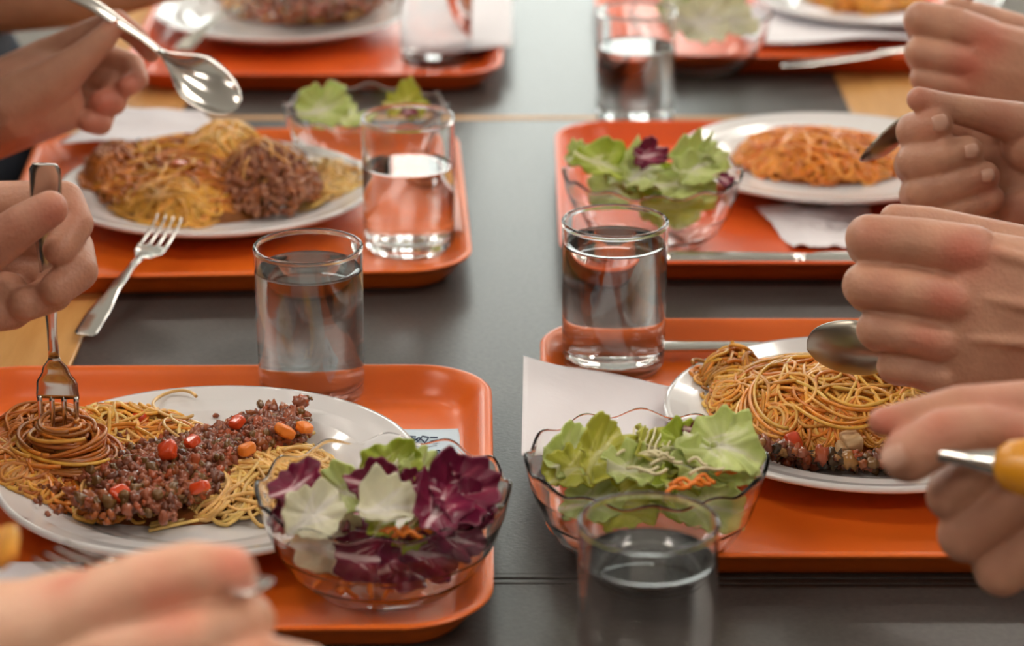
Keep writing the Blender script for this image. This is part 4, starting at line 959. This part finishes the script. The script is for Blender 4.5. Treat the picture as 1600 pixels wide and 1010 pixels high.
# --- right: far person's left hand
h = Hand(1.93)
h.c((1540, 62, .000, 34), (1490, 42, .000, 32), (1440, 30, .004, 29), (1440, 44, .026, 25), (1462, 52, .034, 22))
h.c((1520, 100, .000, 30), (1475, 90, .000, 28), (1438, 82, .004, 26), (1440, 92, .026, 23), (1462, 98, .034, 20))
h.c((1512, 136, .004, 27), (1475, 128, .004, 25), (1444, 122, .008, 23), (1448, 130, .028, 20), (1466, 134, .034, 18))
h.c((1512, 165, .010, 24), (1482, 160, .010, 21), (1458, 154, .014, 19), (1460, 160, .030, 17), (1474, 163, .034, 16))
h.h((1540, 64, .000, 34), (1520, 100, .000, 30), (1512, 136, .004, 27), (1512, 165, .010, 24), (1680, 110, .000, 50), (1680, 180, .010, 46), (1580, 80, .004, 34), (1590, 175, .012, 30))
h.c((1600, 52, .036, 28), (1540, 30, .036, 23), (1490, 15, .032, 20))
h.r(1540, 66, -.012, 36, 0.85); h.r(1515, 102, -.012, 34, 0.85); h.r(1505, 138, -.01, 26, 0.5)
h.wrist = h.p(1720, 150, .004)
P_R2 = person('person at the right behind the middle right tray, fist raised at the top edge', 1, 1.99, [(h, -1, 0.029)], M['skin_tan'], M['brown'])
ff = make_fork('dinner_fork', 'thin bright fork handle rising from the fist at the top right'); place_tip(ff, hp(1492, 160, 2.03), hp(1518, -30, 1.955), (0.3, 1, 0.2), 0.193)

# --- left: person of the near left tray, hand with the upright fork
h = Hand(1.465)
h.c((-70, 330, .04, 46), (20, 318, .026, 36), (100, 314, .022, 32), (118, 350, .014, 29), (92, 390, .002, 26))                    # index behind the fork
h.c((-90, 440, .00, 50), (-20, 392, -.016, 38), (35, 352, -.022, 34), (78, 326, -.022, 29))                                     # thumb in front
h.c((-80, 400, .045, 46), (40, 372, .040, 36), (112, 388, .030, 35), (122, 424, .014, 32), (88, 452, .004, 28))                   # middle
h.c((-80, 440, .050, 44), (30, 420, .044, 36), (92, 430, .034, 34), (84, 458, .018, 30), (40, 476, .008, 27))                    # ring
h.c((-80, 470, .050, 40), (0, 470, .044, 32), (40, 470, .036, 30), (20, 490, .018, 26), (-10, 496, .010, 24))                    # little
h.h((-70, 330, .045, 44), (-80, 470, .055, 42), (-220, 380, .045, 80), (-220, 470, .045, 76), (-60, 440, .01, 46), (-200, 430, .01, 60))
h.c((-60, 470, .02, 44), (10, 460, .02, 36))
h.r(85, 335, -.03, 36, 0.7); h.r(100, 390, -.02, 34, 0.5); h.r(20, 360, -.03, 40, 0.3); h.r(120, 320, 0, 34, 0.35)
h.wrist = h.p(-270, 440, .03)
P_L1 = person('person at the left holding an upright fork in the near plate of spaghetti', -1, 1.26, [(h, 1, 0.030)], M['skin_fair'], M['grey'])
fk = make_fork('dinner_fork', 'upright silver fork with its tines in the nearest plate of spaghetti')
place_tip(fk, at(94, 722, 0.022), hp(70, 262, 1.462), (0, -1.0, 0.3), 0.193, 1.0)

# --- left: person of the middle left tray, hand with the spoon
h = Hand(1.95)
h.c((80, 92, .03, 34), (140, 55, .016, 24), (182, 33, .006, 19), (214, 58, .000, 17), (236, 84, .000, 14))                        # index
h.c((20, 170, .00, 52), (80, 130, -.008, 38), (128, 92, -.012, 26), (164, 58, -.012, 20), (178, 40, -.010, 17))                     # thumb
h.c((90, 110, .045, 34), (160, 90, .04, 24), (206, 104, .030, 21), (214, 124, .018, 19), (198, 135, .010, 17))                     # middle
h.c((80, 140, .045, 34), (150, 120, .04, 25), (184, 132, .028, 24), (176, 158, .014, 23), (158, 160, .008, 20))                    # ring
h.c((70, 165, .045, 32), (130, 160, .038, 25), (160, 172, .026, 22), (156, 192, .014, 20), (138, 190, .008, 18))                   # little
h.h((80, 92, .035, 36), (70, 170, .04, 34), (-60, 170, .02, 50), (-60, 220, .02, 50), (20, 180, .00, 50), (90, 130, .00, 34), (110, 178, .01, 26))
h.r(180, 30, -.01, 26, 0.8); h.r(225, 70, -.01, 28, 0.7); h.r(205, 122, 0, 30, 0.9); h.r(168, 160, 0, 36, 0.9); h.r(150, 190, 0, 30, 0.6); h.r(40, 220, 0, 60, 0.3)
h.wrist = h.p(-100, 205, .02)
P_L2 = person('person at the left holding a shiny spoon over the napkin of the middle left tray', -1, 1.74, [(h, 1, 0.028)], M['skin_fair'], M['navy'])
sp = make_spoon('table_spoon', 'shiny silver spoon held bowl down over the middle left tray')
place_tip(sp, hp(372, 168, 1.955), hp(128, 2, 1.935), (-0.2, -0.5, 0.9), 0.185, 1.08)

# --- left: far person's forearm across the top left corner
h = Hand(2.34)
h.c((-20, 8, .0, 46), (120, 0, .0, 42), (230, -22, .0, 34))
h.h((230, -22, 0, 34), (300, -60, 0, 30), (290, -30, .02, 26))
for q in range(4): h.c((290, -62+12*q, .01+.012*q, 15), (345, -70+10*q, .012+.012*q, 14), (352, -48+10*q, .02+.01*q, 13), (325, -42+8*q, .028+.01*q, 12))
h.c((250, -30, -.01, 20), (300, -38, -.02, 15), (335, -44, -.012, 13))
h.wrist = h.p(-40, 10, 0)
P_L3 = person('person in dark navy at the top left with a forearm crossing the corner', -1, 2.20, [(h, -1, 0.026)], M['skin_warm'], M['navy'], 0.10)

# --- left: nearest person's left hand, very close and blurred
h = Hand(1.06)
h.c((-40, 1000, .02, 90), (100, 968, .01, 66), (225, 915, .000, 54), (300, 893, .000, 48), (362, 890, .000, 38), (380, 905, .000, 26))     # index
h.c((60, 1060, .02, 80), (180, 1022, .002, 60), (300, 1000, -.004, 52), (385, 972, .002, 46))                                     # thumb or middle below the dark fold
h.c((150, 1090, .00, 60), (300, 1050, -.006, 44), (420, 1030, -.006, 36), (490, 1035, .0, 26))
h.c((60, 950, .03, 50), (105, 925, .026, 36), (180, 920, .03, 30))
h.h((-40, 1000, .02, 90), (60, 1060, .02, 80), (-260, 1120, .04, 110), (-260, 1250, .04, 100), (150, 1100, .01, 60))
h.c((30, 1150, .03, 60), (200, 1130, .03, 46), (350, 1110, .03, 40))
h.crease(140, 966, 250, 948, -.035, .007, .006); h.crease(250, 948, 372, 925, -.035, .007, .006)
h.r(100, 905, .0, 44, 0.7); h.r(240, 880, -.02, 50, 0.6); h.r(370, 885, -.01, 50, 0.9); h.r(260, 950, -.02, 60, 0.95); h.r(160, 965, -.02, 50, 0.6); h.r(400, 1020, -.01, 60, 0.4)
h.wrist = h.p(-300, 1190, .04)
P_L0 = person('person at the bottom left corner with a blurred hand gripping a fork', -1, 0.72, [(h, 1, 0.030)], M['skin_pink'], M['brown'])
nf = make_fork('dinner_fork', 'blurred fork gripped by the nearest hand, its head at the left edge', sc=1.0)
place_tip(nf, hp(-10, 850, 1.17), hp(400, 918, 1.035), (0, -0.3, 1), 0.193, 0.80)
aim(nf, hp(410, 919, 1.040), hp(0, 858, 1.20), (0, -0.2, 1), sc=0.85)
mb = MB(); rnd = random.Random(77); c0 = hp(-5, 856, 1.11)
for i in range(26):
    a0 = rnd.uniform(0, 6.28); tl = rnd.uniform(-.006, .006); rr_ = rnd.uniform(.004, .009)
    mb.tube([(tl+0.004*sin(j*.3+a0), rr_*cos(j*.35+a0), rr_*sin(j*.35+a0)) for j in range(22)], 0.0012, 6, jit(GOLD, rnd))
o = mb.build('twirled_spaghetti', M['pasta']); o.location = c0; tag(o, 'yellow twirl of spaghetti on the blurred fork at the left edge', 'spaghetti', kind='stuff')

for s, y, lb in ((1, 1.49, 'wooden chair of the person with two hands over the twirled spaghetti'), (1, 1.06, 'wooden chair of the person at the lower right corner'), (1, 1.99, 'wooden chair of the person with the raised fist at the top right'),
              (-1, 1.26, 'wooden chair of the person with the upright fork'), (-1, 1.74, 'wooden chair of the person with the shiny spoon'), (-1, 2.20, 'wooden chair of the person in dark navy'), (-1, 0.72, 'wooden chair of the person at the bottom left corner')):
    chair(s, y, lb)
